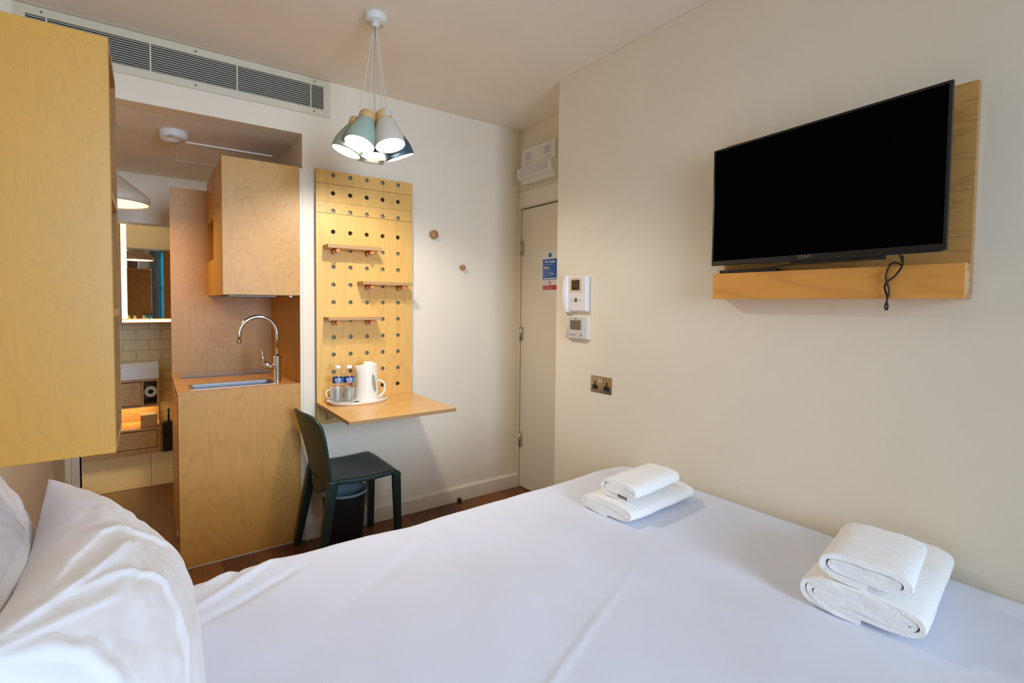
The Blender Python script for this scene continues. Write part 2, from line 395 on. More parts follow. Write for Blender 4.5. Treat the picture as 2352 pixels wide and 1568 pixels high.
# wall holding the entrance door
we = MB(); we.box(XD, XD+.15, 2.163, YB, 2.075, ZC); we.box(XD, XD+.15, YB-.018, YB, 0, 2.075)
struct(we.build('wall_entrance', M['wall']))
# wall behind the camera with its window opening
WX0, WX1, WZ0, WZ1 = .02, 1.40, .85, 2.55
wf = MB(); wf.box(XL, WX0, -2.5, -2.4, 0, ZC); wf.box(WX1, XR, -2.5, -2.4, 0, ZC); wf.box(WX0, WX1, -2.5, -2.4, 0, WZ0); wf.box(WX0, WX1, -2.5, -2.4, WZ1, ZC)
struct(wf.build('wall_front', M['wall']))
wn = bpy.data.objects.new('window_1', None); C.objects.link(wn); wn.location = (.7, -2.45, WZ0); struct(wn)
q = MB()
for a, b, c, d in ((WX0, WX0+.05, WZ0, WZ1), (WX1-.05, WX1, WZ0, WZ1), (WX0, WX1, WZ0, WZ0+.05), (WX0, WX1, WZ1-.05, WZ1), (WX0, WX1, 1.62, 1.67), ((WX0+WX1)/2-.02, (WX0+WX1)/2+.02, WZ0, WZ1)):
    q.box(a, b, -2.46, -2.41, c, d)
struct(q.build('window_frame', M['trimw'], wn))
# end wall of the kitchen niche with the bathroom doorway
DX0, DX1, DZ = -.42, .22, 1.955
q = MB(); q.box(XL, DX0, YE, YE+.1, 0, ZI); q.box(DX1, .722, YE, YE+.1, 0, ZI); q.box(DX0, DX1, YE, YE+.1, DZ, ZI)
struct(q.build('wall_niche_end', M['wall']))
q = MB(); q.box(DX0-.045, DX0, YE-.02, YE+.12, 0, DZ+.05); q.box(DX1, DX1+.045, YE-.02, YE+.12, 0, DZ+.05); q.box(DX0, DX1, YE-.02, YE+.12, DZ-.004, DZ+.046)
struct(q.build('trim_1', M['trimw'], bevel=.003))
# bathroom shell
struct(B(-1.0, .9, 5.8, 5.9, 0, 2.4).build('wall_bath_back', M['btile']))
struct(B(-2.5, -2.4, YE+.1, 5.8, 0, 2.4).build('wall_bath_left', M['btiley']))
struct(B(.8, .9, YE+.1, 5.8, 0, 2.4).build('wall_bath_right', M['btiley']))
struct(B(-.9, .8, YE+.1, 5.8, 2.35, 2.45).build('ceiling.002', M['ceil']))
q = MB(); q.box(-.9, XL, YE, YE+.1, 0, 2.4); q.box(.722, .8, YE, YE+.1, 0, 2.4); q.box(XL, .722, YE+.02, YE+.1, ZI, 2.4)
struct(q.build('wall_bath_front', M['wall']))
struct(B(.7065, .7215, YB+.001, YB+.02, 0, 2.128).build('trim_2', M['trimw']))
# skirting
q = MB(); q.prism([(.722, YB, 0), (.722, YB-.016, 0), (.722, YB-.016, .088), (.722, YB-.009, .1), (.722, YB, .1)], (XD-.722, 0, 0))
struct(q.build('baseboard_back', M['trimw']))
struct(B(XL, XL+.016, 1.7, YE-.02, 0, .1).build('baseboard_left', M['trimw'], bevel=.003))
# entrance door
dr = bpy.data.objects.new('door_1', None); C.objects.link(dr); dr.location = (XD, 2.55, 0); struct(dr, 'cream painted entrance door with three hinges on its left edge')
struct(B(XD+.004, XD+.045, 2.163, YB-.024, .008, 2.066).build('door_leaf', M['door'], dr, bevel=.002))
q = MB(); q.box(XD-.016, XD, 2.165, YB-.001, 2.08, 2.19); 
q.box(XD-.012, XD+.002, YB-.021, YB-.001, 0, 2.08)
struct(q.build('door_frame', M['trimw'], dr, bevel=.002))
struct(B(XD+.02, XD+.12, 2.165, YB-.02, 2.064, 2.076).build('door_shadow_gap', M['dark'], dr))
for z in (1.787, 1.156, .359):
    h = MB(); h.tube([(XD-.004, YB-.026, z-.05), (XD-.004, YB-.026, z+.05)], .0065, 10); h.box(XD-.001, XD+.0055, YB-.055, YB-.026, z-.05, z+.05)
    for k in (-.025, .0, .025): h.tube([(XD-.004, YB-.026, z+k-.001), (XD-.004, YB-.026, z+k+.001)], .0072, 10)
    struct(h.build('door_hinge', M['brassy'], dr))

# ================================================================== ENTRANCE ITEMS
sg = thing('fire_sign', 'blue, white and red fire action notice stuck on the entrance door', 'sign', (XD+.004, 2.58, 1.46))
xs = XD+.003
B(xs-.0008, xs+.001, 2.531, 2.688, 1.462, 1.745).build('notice_sheet', M['paper'], sg)
B(xs-.0014, xs, 2.535, 2.684, 1.543, 1.686).build('blue_panel', M['blue'], sg)['label'] = 'blue instruction panel'
B(xs-.0014, xs, 2.535, 2.684, 1.474, 1.505).build('red_panel', M['red'], sg)['label'] = 'red warning strip'
MB().lathe([(0, 0), (.0155, 0), (.0155, .0008)], (xs-.0016, 2.6095, 1.712), (1, 0, 0), 28).build('blue_disc', M['blue'], sg)
q = MB(); q.tube([(xs-.0016, 2.6095+.012*math.cos(a), 1.524+.012*math.sin(a)) for a in [k*PI/10 for k in range(20)]], .0012, 6, closed=True)
q.obox((xs-.0016, 2.6095, 1.524), (.0006, 0, 0), (0, .008, .008), (0, -.0008, .0008)); q.build('prohibition_ring', M['red'], sg)
EXW = (0, -1, 0); EZ = (0, 0, 1)
text('lettering', 'Fire Action', .0235, M['wtext'], sg, (xs-.0016, 2.6095, 1.668), EXW, EZ, .0004, bold=.0006)
for k, (t, zz, hs) in enumerate((('Any person discovering a fire', 1.650, .0086), ('1 Sound the alarm', 1.636, .0074), ('2 Leave by the nearest exit', 1.618, .0074), ('3 Go to the assembly point', 1.607, .0074), ('On hearing the fire alarm', 1.593, .0086), ('4 Leave the building at once', 1.580, .0074), ('5 Close doors behind you', 1.570, .0074))):
    text('lettering', t, hs, M['wtext'], sg, (xs-.0016, 2.680, zz), EXW, EZ, .0004, align='LEFT')
for zz, a, b in ((1.627, 2.62, 2.676), (1.5835, 2.57, 2.60), (1.5515, 2.54, 2.678)):
    B(xs-.0018, xs-.0013, a, b, zz-.004, zz+.004).build('white_field', M['paper'], sg)
for zz, t in ((1.498, 'DO NOT USE LIFTS'), (1.489, 'Do not stop to collect belongings'), (1.481, 'Do not return until authorised')):
    text('lettering', t, .0072, M['wtext'], sg, (xs-.0016, 2.678, zz), EXW, EZ, .0004, align='LEFT')
text('lettering', '!', .018, M['wtext'], sg, (xs-.0022, 2.6095, 1.712), EXW, EZ, .0004)

cb = thing('consumer_unit', 'white fuse box high on the wall above the entrance door', 'fuse box', (XD, 2.69, 2.22))
B(XD-.065, XD, 2.50, 2.855, 2.225, 2.47).build('housing', M['lampw'], cb, bevel=.006)
q = MB(); q.prism([(XD-.065, 2.87, 2.25), (XD-.095, 2.87, 2.265), (XD-.095, 2.87, 2.33), (XD-.065, 2.87, 2.345)], (0, -.37, 0)); q.build('hinged_cover', M['paper'], cb, bevel=.004)
B(XD-.098, XD-.094, 2.54, 2.84, 2.275, 2.322).build('window_strip', M['silver'], cb, bevel=.001)
for y0, y1, z0, z1 in ((2.735, 2.83, 2.385, 2.44), (2.535, 2.62, 2.385, 2.445)):
    s_ = B(XD-.0665, XD-.065, y0, y1, z0, z1).build('sticker', M['paper'], cb)
    for k in range(5): B(XD-.0672, XD-.0664, y0+.008, y1-.01-.012*(k % 2), z0+.007+.0095*k, z0+.0095+.0095*k).build('printed_line', M['gtext'], s_)
for y0 in (2.77, 2.56): text('lettering', 'MAIN SWITCH', .009, M['dtext'], cb, (XD-.066, y0, 2.366), EXW, EZ, .0006)

# ================================================================== RIGHT WALL DEVICES
it = thing('video_intercom', 'white video intercom handset with small screen on the right wall', 'intercom', (XR, 1.99, 1.335))
q = MB(); n = 14
poly = [(XR, 1.892, 1.337), (XR, 2.06, 1.337), (XR, 2.06, 1.53), (XR, 1.892, 1.53)]
q.box(XR-.032, XR, 1.893, 2.058, 1.337, 1.530); q.build('body', M['intercom'], it, bevel=.010, seg=4)
def hs(u, v):
    z = 1.333 + .2*u; bow = math.sin(PI*u); a = PI*v
    return (XR - .002 - (.034+.016*bow)*math.sin(a)**.6, 2.049+.006*bow + .024*math.cos(a)*(1+.12*bow), z)
q = MB(); q.grid(hs, 14, 12); q.box(XR-.02, XR-.002, 2.03, 2.07, 1.334, 1.532); q.build('handset', M['intercom'], it)
B(XR-.0335, XR-.03, 1.922, 2.018, 1.441, 1.520).build('screen_surround', M['beige'], it, bevel=.001)
B(XR-.0345, XR-.032, 1.941, 2.003, 1.453, 1.508).build('screen', M['lcd'], it, bevel=.0005)
for y, r in ((2.003, .008), (1.936, .008)):
    k_ = MB().lathe([(0, .0022), (r*.9, .002), (r, 0)], (XR-.032, y, 1.400), (-1, 0, 0), 24).build('button', M['silver'], it)
MB().lathe([(0, .003), (.010, .0028), (.0135, 0)], (XR-.032, 1.970, 1.400), (-1, 0, 0), 24).build('speak_button', M['greybtn'], it)['label'] = 'large grey speak button'
B(XR-.0345, XR-.033, 1.958, 1.986, 1.512, 1.5135).build('printed_line', M['gtext'], it)

th = thing('thermostat', 'square silver heating thermostat with screen below the intercom', 'thermostat', (XR, 1.97, 1.19))
B(XR-.014, XR, 1.888, 2.052, 1.188, 1.312).build('backplate', M['kettle'], th, bevel=.002)
B(XR-.030, XR-.012, 1.912, 2.034, 1.190, 1.306).build('body', M['silver'], th, bevel=.003)
B(XR-.0312, XR-.029, 1.931, 2.012, 1.238, 1.290).build('screen', M['lcd2'], th, bevel=.0005)
B(XR-.0310, XR-.029, 1.931, 2.015, 1.2285, 1.2345).build('light_strip', M['beige'], th)
for y in (2.016, 1.996, 1.976, 1.928): MB().lathe([(0, .0015), (.0045, .001), (.005, 0)], (XR-.030, y, 1.210), (-1, 0, 0), 16).build('button', M['greybtn'], th)
B(XR-.0306, XR-.0298, 1.958, 1.985, 1.297, 1.3005).build('printed_line', M['dtext'], th)
q = MB(); q.tube([(XR-.004, 2.062, 1.19), (XR-.004, 2.062, 1.315)], .006, 8)
q.tube([(XR-.008, 2.058, 1.337), (XR-.010, 2.056, 1.322), (XR-.012, 2.045, 1.312), (XR-.016, 2.022, 1.338)], .003, 8)
q.tube([(XR-.006, 2.062, 1.337), (XR-.006, 2.062, 1.31)], .004, 8)
tag(q.build('wall_cable', M['kettle'], base=(XR, 2.062, 1.25)), 'cream cable and conduit between the intercom and the thermostat', 'cable')

so = thing('power_socket', 'double plug socket with dark nickel faceplate on the right wall', 'socket', (XR, 1.803, .915))
B(XR-.004, XR, 1.732, 1.876, .915, 1.001).build('faceplate', M['nickel'], so, bevel=.0015)
for yc in (1.844, 1.764):
    q = MB(); z0 = .945
    q.box(XR-.0046, XR-.003, yc-.0045, yc+.0045, z0+.008, z0+.030); q.box(XR-.0046, XR-.003, yc-.017, yc-.007, z0-.012, z0-.004); q.box(XR-.0046, XR-.003, yc+.007, yc+.017, z0-.012, z0-.004); q.box(XR-.0044, XR-.003, yc-.019, yc+.019, z0-.014, z0+.008)
    q.build('plug_holes', M['dark'], so)
for yc in (1.811, 1.797):
    B(XR-.0085, XR-.004, yc-.006, yc+.006, .967, .989).build('switch', M['chrome'], so, bevel=.0015)

# TV board, shelf and television
tb = thing('television_wall_panel', 'birch plywood panel with box shelf mounted behind the television', 'wall panel', (XR, .76, 1.403))
B(1.915, XR, .390, 1.131, 1.42, 2.017, faces={'-y': 1, '+y': 1, '+z': 1}).build('back_panel', [M['ply_tv'], M['edge_x']], tb, bevel=.0015)
B(1.850, 1.866, .389, 1.139, 1.404, 1.503).build('fascia', M['ply_tvs'], tb, bevel=.001)['label'] = 'orange-toned front board of the shelf'
B(1.866, XR, .392, 1.137, 1.485, 1.502, faces={'-y': 1}).build('shelf_top', [M['ply_tvs'], M['edge_z']], tb)
B(1.866, XR, .392, 1.137, 1.404, 1.421, faces={'-y': 1}).build('shelf_bottom', [M['ply_tvs'], M['edge_z']], tb)
B(1.866, XR, .3935, .41, 1.421, 1.485).build('end_board', M['edge_pale'], tb)
TL = Vector((1.866, 1.157, 1.995)); TR = Vector((1.788, .417, 1.995)); td = (TR-TL).normalized(); tn = Vector((0, 0, 1)).cross(td) * -1  # screen normal
if tn.x > 0: tn = -tn
tc_ = (TL+TR)/2; hw = (TR-TL).length/2; zb, zt = 1.536, 1.994; zm = (zb+zt)/2
tv = thing('television', 'black flat screen television angled out from the plywood wall panel', 'television', (tc_.x, tc_.y, zb))
def tbx(a0, a1, z0, z1, d0, d1):
    c = tc_ + td*((a0+a1)/2) + tn*((d0+d1)/2); c.z = (z0+z1)/2
    return MB().obox(c, td*((a1-a0)/2), tn*((d1-d0)/2), Vector((0, 0, (z1-z0)/2)))
q = tbx(-hw, hw, zb, zt, -.012, 0); q.build('casing', M['tvframe'], tv, bevel=.0015)
tbx(-hw+.008, hw-.008, zb+.018, zt-.008, 0, .0006).build('screen', M['tvscreen'], tv)
tbx(-hw+.16, hw-.16, zb+.06, zt-.12, -.045, -.012).build('rear_housing', M['blackpl'], tv, bevel=.008)
tbx(-hw+.2, hw-.01, zb-.004, zb+.001, -.010, .002).build('bottom_trim', mat('tv_trim', srgb(50, 54, 62), .25, .6), tv)
tbx(-.06, .22, zb-.014, zb, -.03, -.008).build('underside_bar', M['blackpl'], tv, bevel=.002)
tbx(-.09, .09, zm-.10, zm+.10, -.075, -.045).build('wall_bracket', M['blackpl'], tv, bevel=.003)
p = tc_ - td*.005; p.z = zb+.0095
text('lettering', 'SONY', .017, M['gtext'], tv, p, td, EZ, .001, bold=.0004)
q = B(1.866, 1.905, .905, 1.122, 1.5025, 1.5165); tag(q.build('set_top_box', M['blackpl'], base=(1.88, 1.0, 1.5025), bevel=.002), 'small flat black set top box on the shelf under the television', 'media box')
cp = [(1.80, .524, 1.533), (1.835, .526, 1.504), (1.843, .545, 1.472), (1.844, .564, 1.455), (1.844, .570, 1.438), (1.844, .562, 1.404), (1.844, .567, 1.380), (1.844, .563, 1.369), (1.844, .560, 1.380), (1.842, .562, 1.399), (1.840, .557, 1.428), (1.841, .565, 1.458), (1.843, .567, 1.477), (1.843, .558, 1.506), (1.850, .544, 1.512), (1.842, .528, 1.503), (1.815, .520, 1.528)]
def smooth_path(p, k=6):
    p = [Vector(a) for a in p]; out = []
    for i in range(len(p)-1):
        a, b, c, d = p[max(i-1, 0)], p[i], p[i+1], p[min(i+2, len(p)-1)]
        for j in range(k):
            t = j/k; out.append(.5*((2*b)+(-a+c)*t+(2*a-5*b+4*c-d)*t*t+(-a+3*b-3*c+d)*t**3))
    return out+[p[-1]]
tag(MB().tube(smooth_path(cp), .0026, 8).build('power_cable', M['blackpl'], base=(1.84, .55, 1.45)), 'looped black cable dangling from the television over the shelf', 'cable')
tag(MB().tube(smooth_path([(1.885, .97, 1.512), (1.86, .90, 1.520), (1.85, .82, 1.526), (1.845, .80, 1.527), (1.843, .79, 1.530)]), .0025, 8).build('signal_cable', M['blackpl'], base=(1.86, .86, 1.52)), 'short black cable joining the set top box to the television', 'cable')

# ================================================================== VENT
vt = thing('ceiling_vent_grille', 'long white slatted air vent high on the wall over the kitchenette', 'vent', (.2, YB, 2.44))
fx0, fx1, fz0, fz1, ox0, ox1, oz0, oz1 = -.453, .877, 2.438, 2.641, -.415, .839, 2.475, 2.604
q = MB(); q.box(fx0, ox0, YB-.010, YB, fz0, fz1); q.box(ox1, fx1, YB-.010, YB, fz0, fz1); q.box(ox0, ox1, YB-.010, YB, fz0, oz0); q.box(ox0, ox1, YB-.010, YB, oz1, fz1)
q.build('frame', M['ventw'], vt)
B(ox0, ox1, YB-.0015, YB-.0005, oz0, oz1).build('backing', M['dark'], vt)
ns = 12
for k in range(ns):
    z = oz0+.006+(oz1-oz0-.012)*k/(ns-1)
    MB().obox(((ox0+ox1)/2, YB-.006, z), ((ox1-ox0)/2, 0, 0), (0, .0030, .0012), (0, -.0010, .0024)).build('slat', M['slat'], vt)
for x in (-.347, .025, .397, .769): B(x-.003, x+.003, YB-.0105, YB-.002, oz0, oz1).build('divider', M['ventw'], vt)
for x, z in ((-.363, 2.622), (.212, 2.622), (.79, 2.622), (-.363, 2.456), (.21, 2.456), (.787, 2.456)):
    MB().lathe([(0, .0015), (.004, .001), (.0055, 0)], (x, YB-.010, z), (0, -1, 0), 12).build('screw', M['greybtn'], vt)

# ================================================================== PENDANT CLUSTER
pc = thing('cluster_pendant_lamp', 'hanging lamp with six small coloured shades on white cords', 'pendant lamp', (.842, 2.158, ZC))
MB().lathe([(0, 0), (.049, 0), (.0505, -.004), (.0495, -.028), (.046, -.032), (.017, -.033), (.017, -.048), (.014, -.051), (0, -.051)], (.842, 2.158, ZC), n=48).build('ceiling_rose', M['lampw'], pc)
MB().lathe([(0, .003), (.003, .0025), (.004, 0)], (.842-.047, 2.158-.014, ZC-.014), (-.95, -.3, 0), 12).build('fixing_screw', M['brassy'], pc)
tow = Vector((-.36, -.93, 0)); lft = Vector((-.93, .36, 0))
def shade(rim, cap, tilt, left, m, stick=False, dim=1.0):
    n_ = Vector((0, 0, -1)) + tow*tilt + lft*left; n_.normalize()     # opening's outward normal
    rim = Vector(rim); L_ = .158
    top = rim - n_*L_
    prof = [(.030, .118), (.0335, .112), (.0395, .098), (.0480, .076), (.0552, .057), (.0592, .042), (.0610, .028), (.0618, .012), (.0625, 0)]
    s_ = MB().lathe(prof, rim, -n_, 40).build('lamp_shade', [m, M['inner']], pc, solid=.0022, soloff=1)
    # inside lining, a hair within the shade
    MB().lathe([(0, .112)] + [(r-.0032, h) for r, h in prof[1:-1]] + [(.0612, .0006)], rim, -n_, 40).build('lining', M['inner'], s_)['label'] = 'white inside of the shade'
    MB().lathe([(.029, .116), (.0325, .119), (.034, .126), (.034, .146), (.031, .153), (.024, .157), (0, .158)], rim, -n_, 32).build('wooden_cap', M['capwood'], pc)
    MB().lathe([(0, .106), (.006, .104), (.014, .097), (.018, .086), (.016, .074), (.010, .064), (0, .060)], rim, -n_, 24).build('bulb', M['bulb'] if dim > .5 else M['bulbdim'], pc)
    c0 = Vector((.842, 2.158, ZC-.050)) + (top-Vector((.842, 2.158, top.z)))*.10
    c0.z = ZC-.050
    pts = [c0 + (top-c0)*t + Vector((0, 0, -.004*math.sin(PI*t))) for t in [k/8 for k in range(9)]]
    pts.append(top + n_*.002)
    MB().tube(pts, .0024, 8).build('cord', M['cordw'], pc)
    MB().lathe([(.0055, -.004), (.0065, .006), (.004, .016), (.0028, .018)], top, -n_, 14).build('cord_grip', M['cordw'], pc)
    light('bulb_light', 'POINT', rim - n_*.044, 10.5*dim, (1, .95, .91), shadow_soft_size=.014)
    if stick:
        u = n_.cross(Vector((0, 1, 0))).normalized(); sd = (tow*.8-lft*.55).normalized()
        sd = (sd - n_*sd.dot(n_)).normalized(); tt = n_.cross(sd)
        q = MB()
        q.grid(lambda a, b: rim - n_*(.124+.024*b) + (sd*math.cos((a-.5)*.9)+tt*math.sin((a-.5)*.9))*.0346, 8, 2); q.build('paper_sticker', M['silver'], pc)
shade((.714, 2.172, 2.030), None, .02, .36, M['sage'], True, .5)
shade((.738, 2.072, 2.042), None, .24, .26, M['mint'], False, .4)
shade((.858, 2.027, 2.046), None, .20, -.20, M['greysh'], True)
shade((.848, 2.175, 2.034), None, .03, 0, M['tealsh'], False, .035)
shade((.950, 2.130, 2.036), None, -.16, -.38, M['bluesh'], False, 1.2)
shade((.866, 2.290, 2.040), None, -.42, .12, M['greysh'], False, 2.0)

# ================================================================== KITCHEN NICHE
KX0, KX1, KY0, KY1, WT = .115, .706, YB, 3.76, .912
# smoke alarm, hatch, pendant on the lower ceiling
sm = thing('smoke_alarm', 'round white smoke alarm on the lowered kitchenette ceiling', 'smoke alarm', (.13, 3.345, ZI))
MB().lathe([(0, 0), (.070, 0), (.0715, -.004), (.071, -.014), (.069, -.016), (.071, -.018), (.069, -.034), (.060, -.042), (.040, -.044), (0, -.044)], (.13, 3.345, ZI), n=48).build('housing', M['smoke'], sm)
MB().lathe([(.052, -.040), (.036, -.056), (.0, -.060)], (.115, 3.36, ZI), n=32).build('sensor_cap', M['smoke'], sm)
q = B(.10, .135, 3.275, 3.2785, ZI-.046, ZI-.035); q.build('barcode_sticker', M['paper'], sm)
for k in range(6): B(.103+k*.005, .1055+k*.005, 3.2735, 3.2752, ZI-.045, ZI-.037).build('barcode_bar', M['dtext'], sm)
ht = thing('ceiling_access_hatch', 'flat access hatch with corner screws in the kitchenette ceiling', 'hatch', (.41, 3.745, ZI))
B(.158, .662, 3.515, 3.98, ZI-.006, ZI).build('hatch_panel', M['ceil'], ht, bevel=.001)
q = MB(); q.box(.158, .662, 3.507, 3.515, ZI-.008, ZI); q.box(.158, .662, 3.98, 3.988, ZI-.008, ZI); q.box(.150, .158, 3.507, 3.988, ZI-.008, ZI); q.box(.662, .670, 3.507, 3.988, ZI-.008, ZI); q.build('hatch_frame', M['ceil'], ht)
for x, y in ((.18, 3.56), (.28, 3.52), (.64, 3.54), (.30, 3.97), (.60, 3.97), (.18, 3.94)): MB().lathe([(0, -.003), (.006, -.002), (.007, 0)], (x, y, ZI-.006), n=12).build('screw', M['ventw'], ht)

kp = thing('kitchen_pendant_lamp', 'grey cone pendant lamp glowing warm in the kitchenette passage', 'pendant lamp', (-.15, 3.43, ZI))
PX, PY, PZ = -.172, 3.43, 1.902
MB().lathe([(0, 0), (.048, 0), (.050, -.006), (.048, -.026), (.044, -.030), (0, -.031)], (PX, PY, ZI)).build('ceiling_rose', M['greysh'], kp)
MB().tube([(PX, PY, ZI-.03), (PX, PY, 2.13)], .003, 8).build('cord', M['cordw'], kp)
MB().lathe([(0, .235), (.012, .235), (.016, .20), (.030, .19), (.036, .165), (.055, .150), (.110, .105), (.165, .060), (.183, .042), (.188, .028), (.185, 0)], (PX, PY, PZ), n=56).build('lamp_shade', M['greysh'], kp, solid=.002, soloff=1)
MB().lathe([(0, .010), (.09, .008), (.182, .004)], (PX, PY, PZ), n=48).build('diffuser', M['diff'], kp)['label'] = 'lit warm diffuser'
light('kitchen_lamp_light', 'AREA', (PX, PY, PZ+.002), 4.4, (1, .66, .25), shape='DISK', size=.34)

# lower cabinet
lc = thing('kitchen_base_cabinet', 'tall plywood kitchenette base cabinet with a plain front panel', 'cabinet', (.41, 3.35, 0))
B(KX0, KX1, KY0-.0005, KY0+.019, .006, WT-.0065).build('front_panel', M['ply_kit'], lc, bevel=.001)
q = MB(); q.box(KX0+.004, KX0+.022, KY0+.05, KY1, .0, WT-.0065); q.box(KX1-.018, KX1, KY0+.019, KY1, .0, WT-.0065); q.box(KX0+.02, KX1-.018, KY1-.015, KY1, 0, WT-.0065); q.box(KX0+.02, KX1-.018, KY0+.02, KY1-.015, .06, .078)
q.build('carcass', M['ply_dark'], lc)
B(KX0-.001, KX0+.003, KY0+.065, KY1-.03, .05, WT-.05).build('side_door', M['ply_kit2'], lc, bevel=.0008)
B(KX0+.003, KX0+.006, KY0+.02, KY0+.05, .02, WT-.03).build('door_recess', M['dark'], lc)
MB().tube([(KX0-.004, KY0+.12, .10), (KX0-.004, KY0+.12, .16)], .004, 8).build('hinge', M['chrome'], lc)
B(KX0, KX1, KY0-.001, KY0+.02, 0, .006).build('base_seal', M['silver'], lc)
# worktop with sink cut-out
SX0, SX1, SY0, SY1 = .172, .590, 3.018, 3.200
wt = MB(); zt0, zt1 = WT-.006, WT
for a, b, c, d in ((KX0-.002, SX0+.012, KY0-.001, KY1), (SX1-.012, KX1, KY0-.001, KY1), (SX0+.012, SX1-.012, KY0-.001, SY0+.012), (SX0+.012, SX1-.012, SY1-.012, KY1)): wt.box(a, b, c, d, zt0, zt1)
bmesh.ops.remove_doubles(wt.bm, verts=wt.bm.verts[:], dist=1e-5)
tag(wt.build('kitchen_worktop', M['ply_top'], base=(.41, 3.35, zt0)), 'brown plywood worktop holding the small sink and hob', 'worktop')
sk = thing('kitchen_sink', 'small rectangular stainless steel sink set into the plywood worktop', 'sink', (.38, 3.11, WT-.14))
rim = MB()
for a, b, c, d in ((SX0, SX0+.020, SY0, SY1), (SX1-.020, SX1, SY0, SY1), (SX0+.020, SX1-.020, SY0, SY0+.014), (SX0+.020, SX1-.020, SY1-.014, SY1)): rim.box(a, b, c, d, WT, WT+.0025)
rim.build('rim', M['steel'], sk)
bx0, bx1, by0, by1 = SX0+.019, SX1-.019, SY0+.013, SY1-.013; zz = WT-.13
bas = MB(); t_ = .0015
bas.box(bx0, bx0+t_, by0, by1, zz, WT); bas.box(bx1-t_, bx1, by0, by1, zz, WT); bas.box(bx0, bx1, by0, by0+t_, zz, WT); bas.box(bx0, bx1, by1-t_, by1, zz, WT); bas.box(bx0, bx1, by0, by1, zz-.002, zz)
bas.build('basin', M['steel'], sk)
MB().lathe([(0, .0015), (.012, .001), (.030, .003), (.034, 0)], (.38, 3.11, zz), n=28).build('drain', M['chrome'], sk)
hb = thing('induction_hob', 'slim dark glass hob at the back of the worktop', 'hob', (.40, 3.6, WT))
B(.152, .655, 3.50, 3.745, WT, WT+.005).build('glass_plate', M['hob'], hb, bevel=.001)
B(.150, .657, 3.496, 3.500, WT, WT+.0052).build('front_trim', M['blackpl'], hb)
# faucet
FX, FY = .606, 3.075
fc = thing('kitchen_tap', 'chrome swan-neck mixer tap at the right end of the sink', 'tap', (FX, FY, WT))
MB().lathe([(0, 0), (.023, 0), (.023, .004), (.0215, .007), (.0215, .150), (.019, .153), (.012, .154)], (FX, FY, WT), n=32).build('body', M['chrome'], fc)
R_ = .098; zr = 1.192
arc = [(FX, FY, WT+.15), (FX, FY, zr)] + [(FX-R_+R_*math.cos(a), FY, zr+R_*math.sin(a)) for a in [PI*k/24 for k in range(1, 25)]] + [(FX-2*R_, FY, zr-.035)]
MB().tube(arc, .0112, 20).build('spout', M['chrome'], fc)
MB().lathe([(.0113, 0), (.0122, .001), (.0122, .012), (.009, .013), (0, .010)], (FX-2*R_, FY, zr-.034), (0, 0, -1), 20).build('aerator', M['steel'], fc)
dv = Vector((-.88, -.1, .33)).normalized(); b0 = Vector((FX, FY, WT+.082))
MB().tube([b0, b0+dv*.05, b0+dv*.088], [.0155, .0165, .018], 24).build('valve_barrel', M['chrome'], fc)
b1 = b0+dv*.078
MB().tube([b1, b1+Vector((-.004, 0, .03)), b1+Vector((-.010, 0, .085))], [.0045, .0035, .0032], 12).build('lever', M['chrome'], fc)

# tall back panel and side panel
tag(B(KX0+.002, .7205, KY1, KY1+.018, WT-.02, 2.090, faces={'-x': 1}).build('splashback_panel', [M['ply_back'], M['edge_y']], base=(.41, KY1, WT)), 'tall plywood splashback panel behind the worktop', 'panel')
tag(B(.706, .7205, YB+.002, KY1-.001, WT+.001, 1.409, faces={'-y': 1}).build('side_lining_panel', [M['ply_back'], M['edge_x']], base=(.713, 3.35, WT)), 'plywood lining panel on the right side of the sink recess', 'panel')
# upper cabinet
UX0, UX1, UZ0, UZ1 = .3205, .7055, 1.411, 2.133
uc = thing('kitchen_wall_cabinet', 'plywood wall cabinet above the sink with an open side niche', 'cabinet', (.51, 3.35, UZ0))
B(UX0, UX1, YB-.0005, YB+.018, UZ0+.002, UZ1).build('door', M['ply_kit2'], uc, bevel=.001)
q = MB(); t = .018
q.box(UX0+.001, UX0+t, YB+.020, 3.39, UZ0, UZ1); q.box(UX0+.001, UX0+t, 3.39, KY1-.001, UZ0, 1.625); q.box(UX0+.001, UX0+t, 3.39, KY1-.001, 1.870, UZ1)
bmesh.ops.remove_doubles(q.bm, verts=q.bm.verts[:], dist=1e-5); q.build('side_panel', M['ply_kit'], uc)
B(UX0+.0, UX0+.0012, 3.352, 3.3545, 1.99, 2.08).build('panel_seam', M['batten'], uc)
q = MB(); q.box(UX0+t, UX1, YB+.02, KY1-.001, UZ0, UZ0+t); q.box(UX0+t, UX1, YB+.02, KY1-.001, UZ1-t, UZ1); q.box(UX1-t, UX1, YB+.02, KY1-.001, UZ0+t, UZ1-t); q.build('carcass', M['ply_kit'], uc)
q = MB(); q.box(UX0+t, UX0+.26, 3.372, 3.389, 1.60, 1.89); q.box(UX0+t, UX0+.26, 3.39, KY1-.002, 1.607, 1.624); q.box(UX0+t, UX0+.26, 3.39, KY1-.002, 1.871, 1.888); q.box(UX0+.26, UX0+.277, 3.372, KY1-.002, 1.60, 1.89); q.build('niche_lining', M['ply_dark'], uc)
B(UX0+.03, UX1-.12, YB+.03, 3.3, UZ0-.010, UZ0).build('extractor_plate', M['greybtn'], uc, bevel=.002)
B(UX1-.05, UX1-.035, YB+.03, YB+.05, UZ0-.008, UZ0).build('hinge_block', M['steel'], uc)

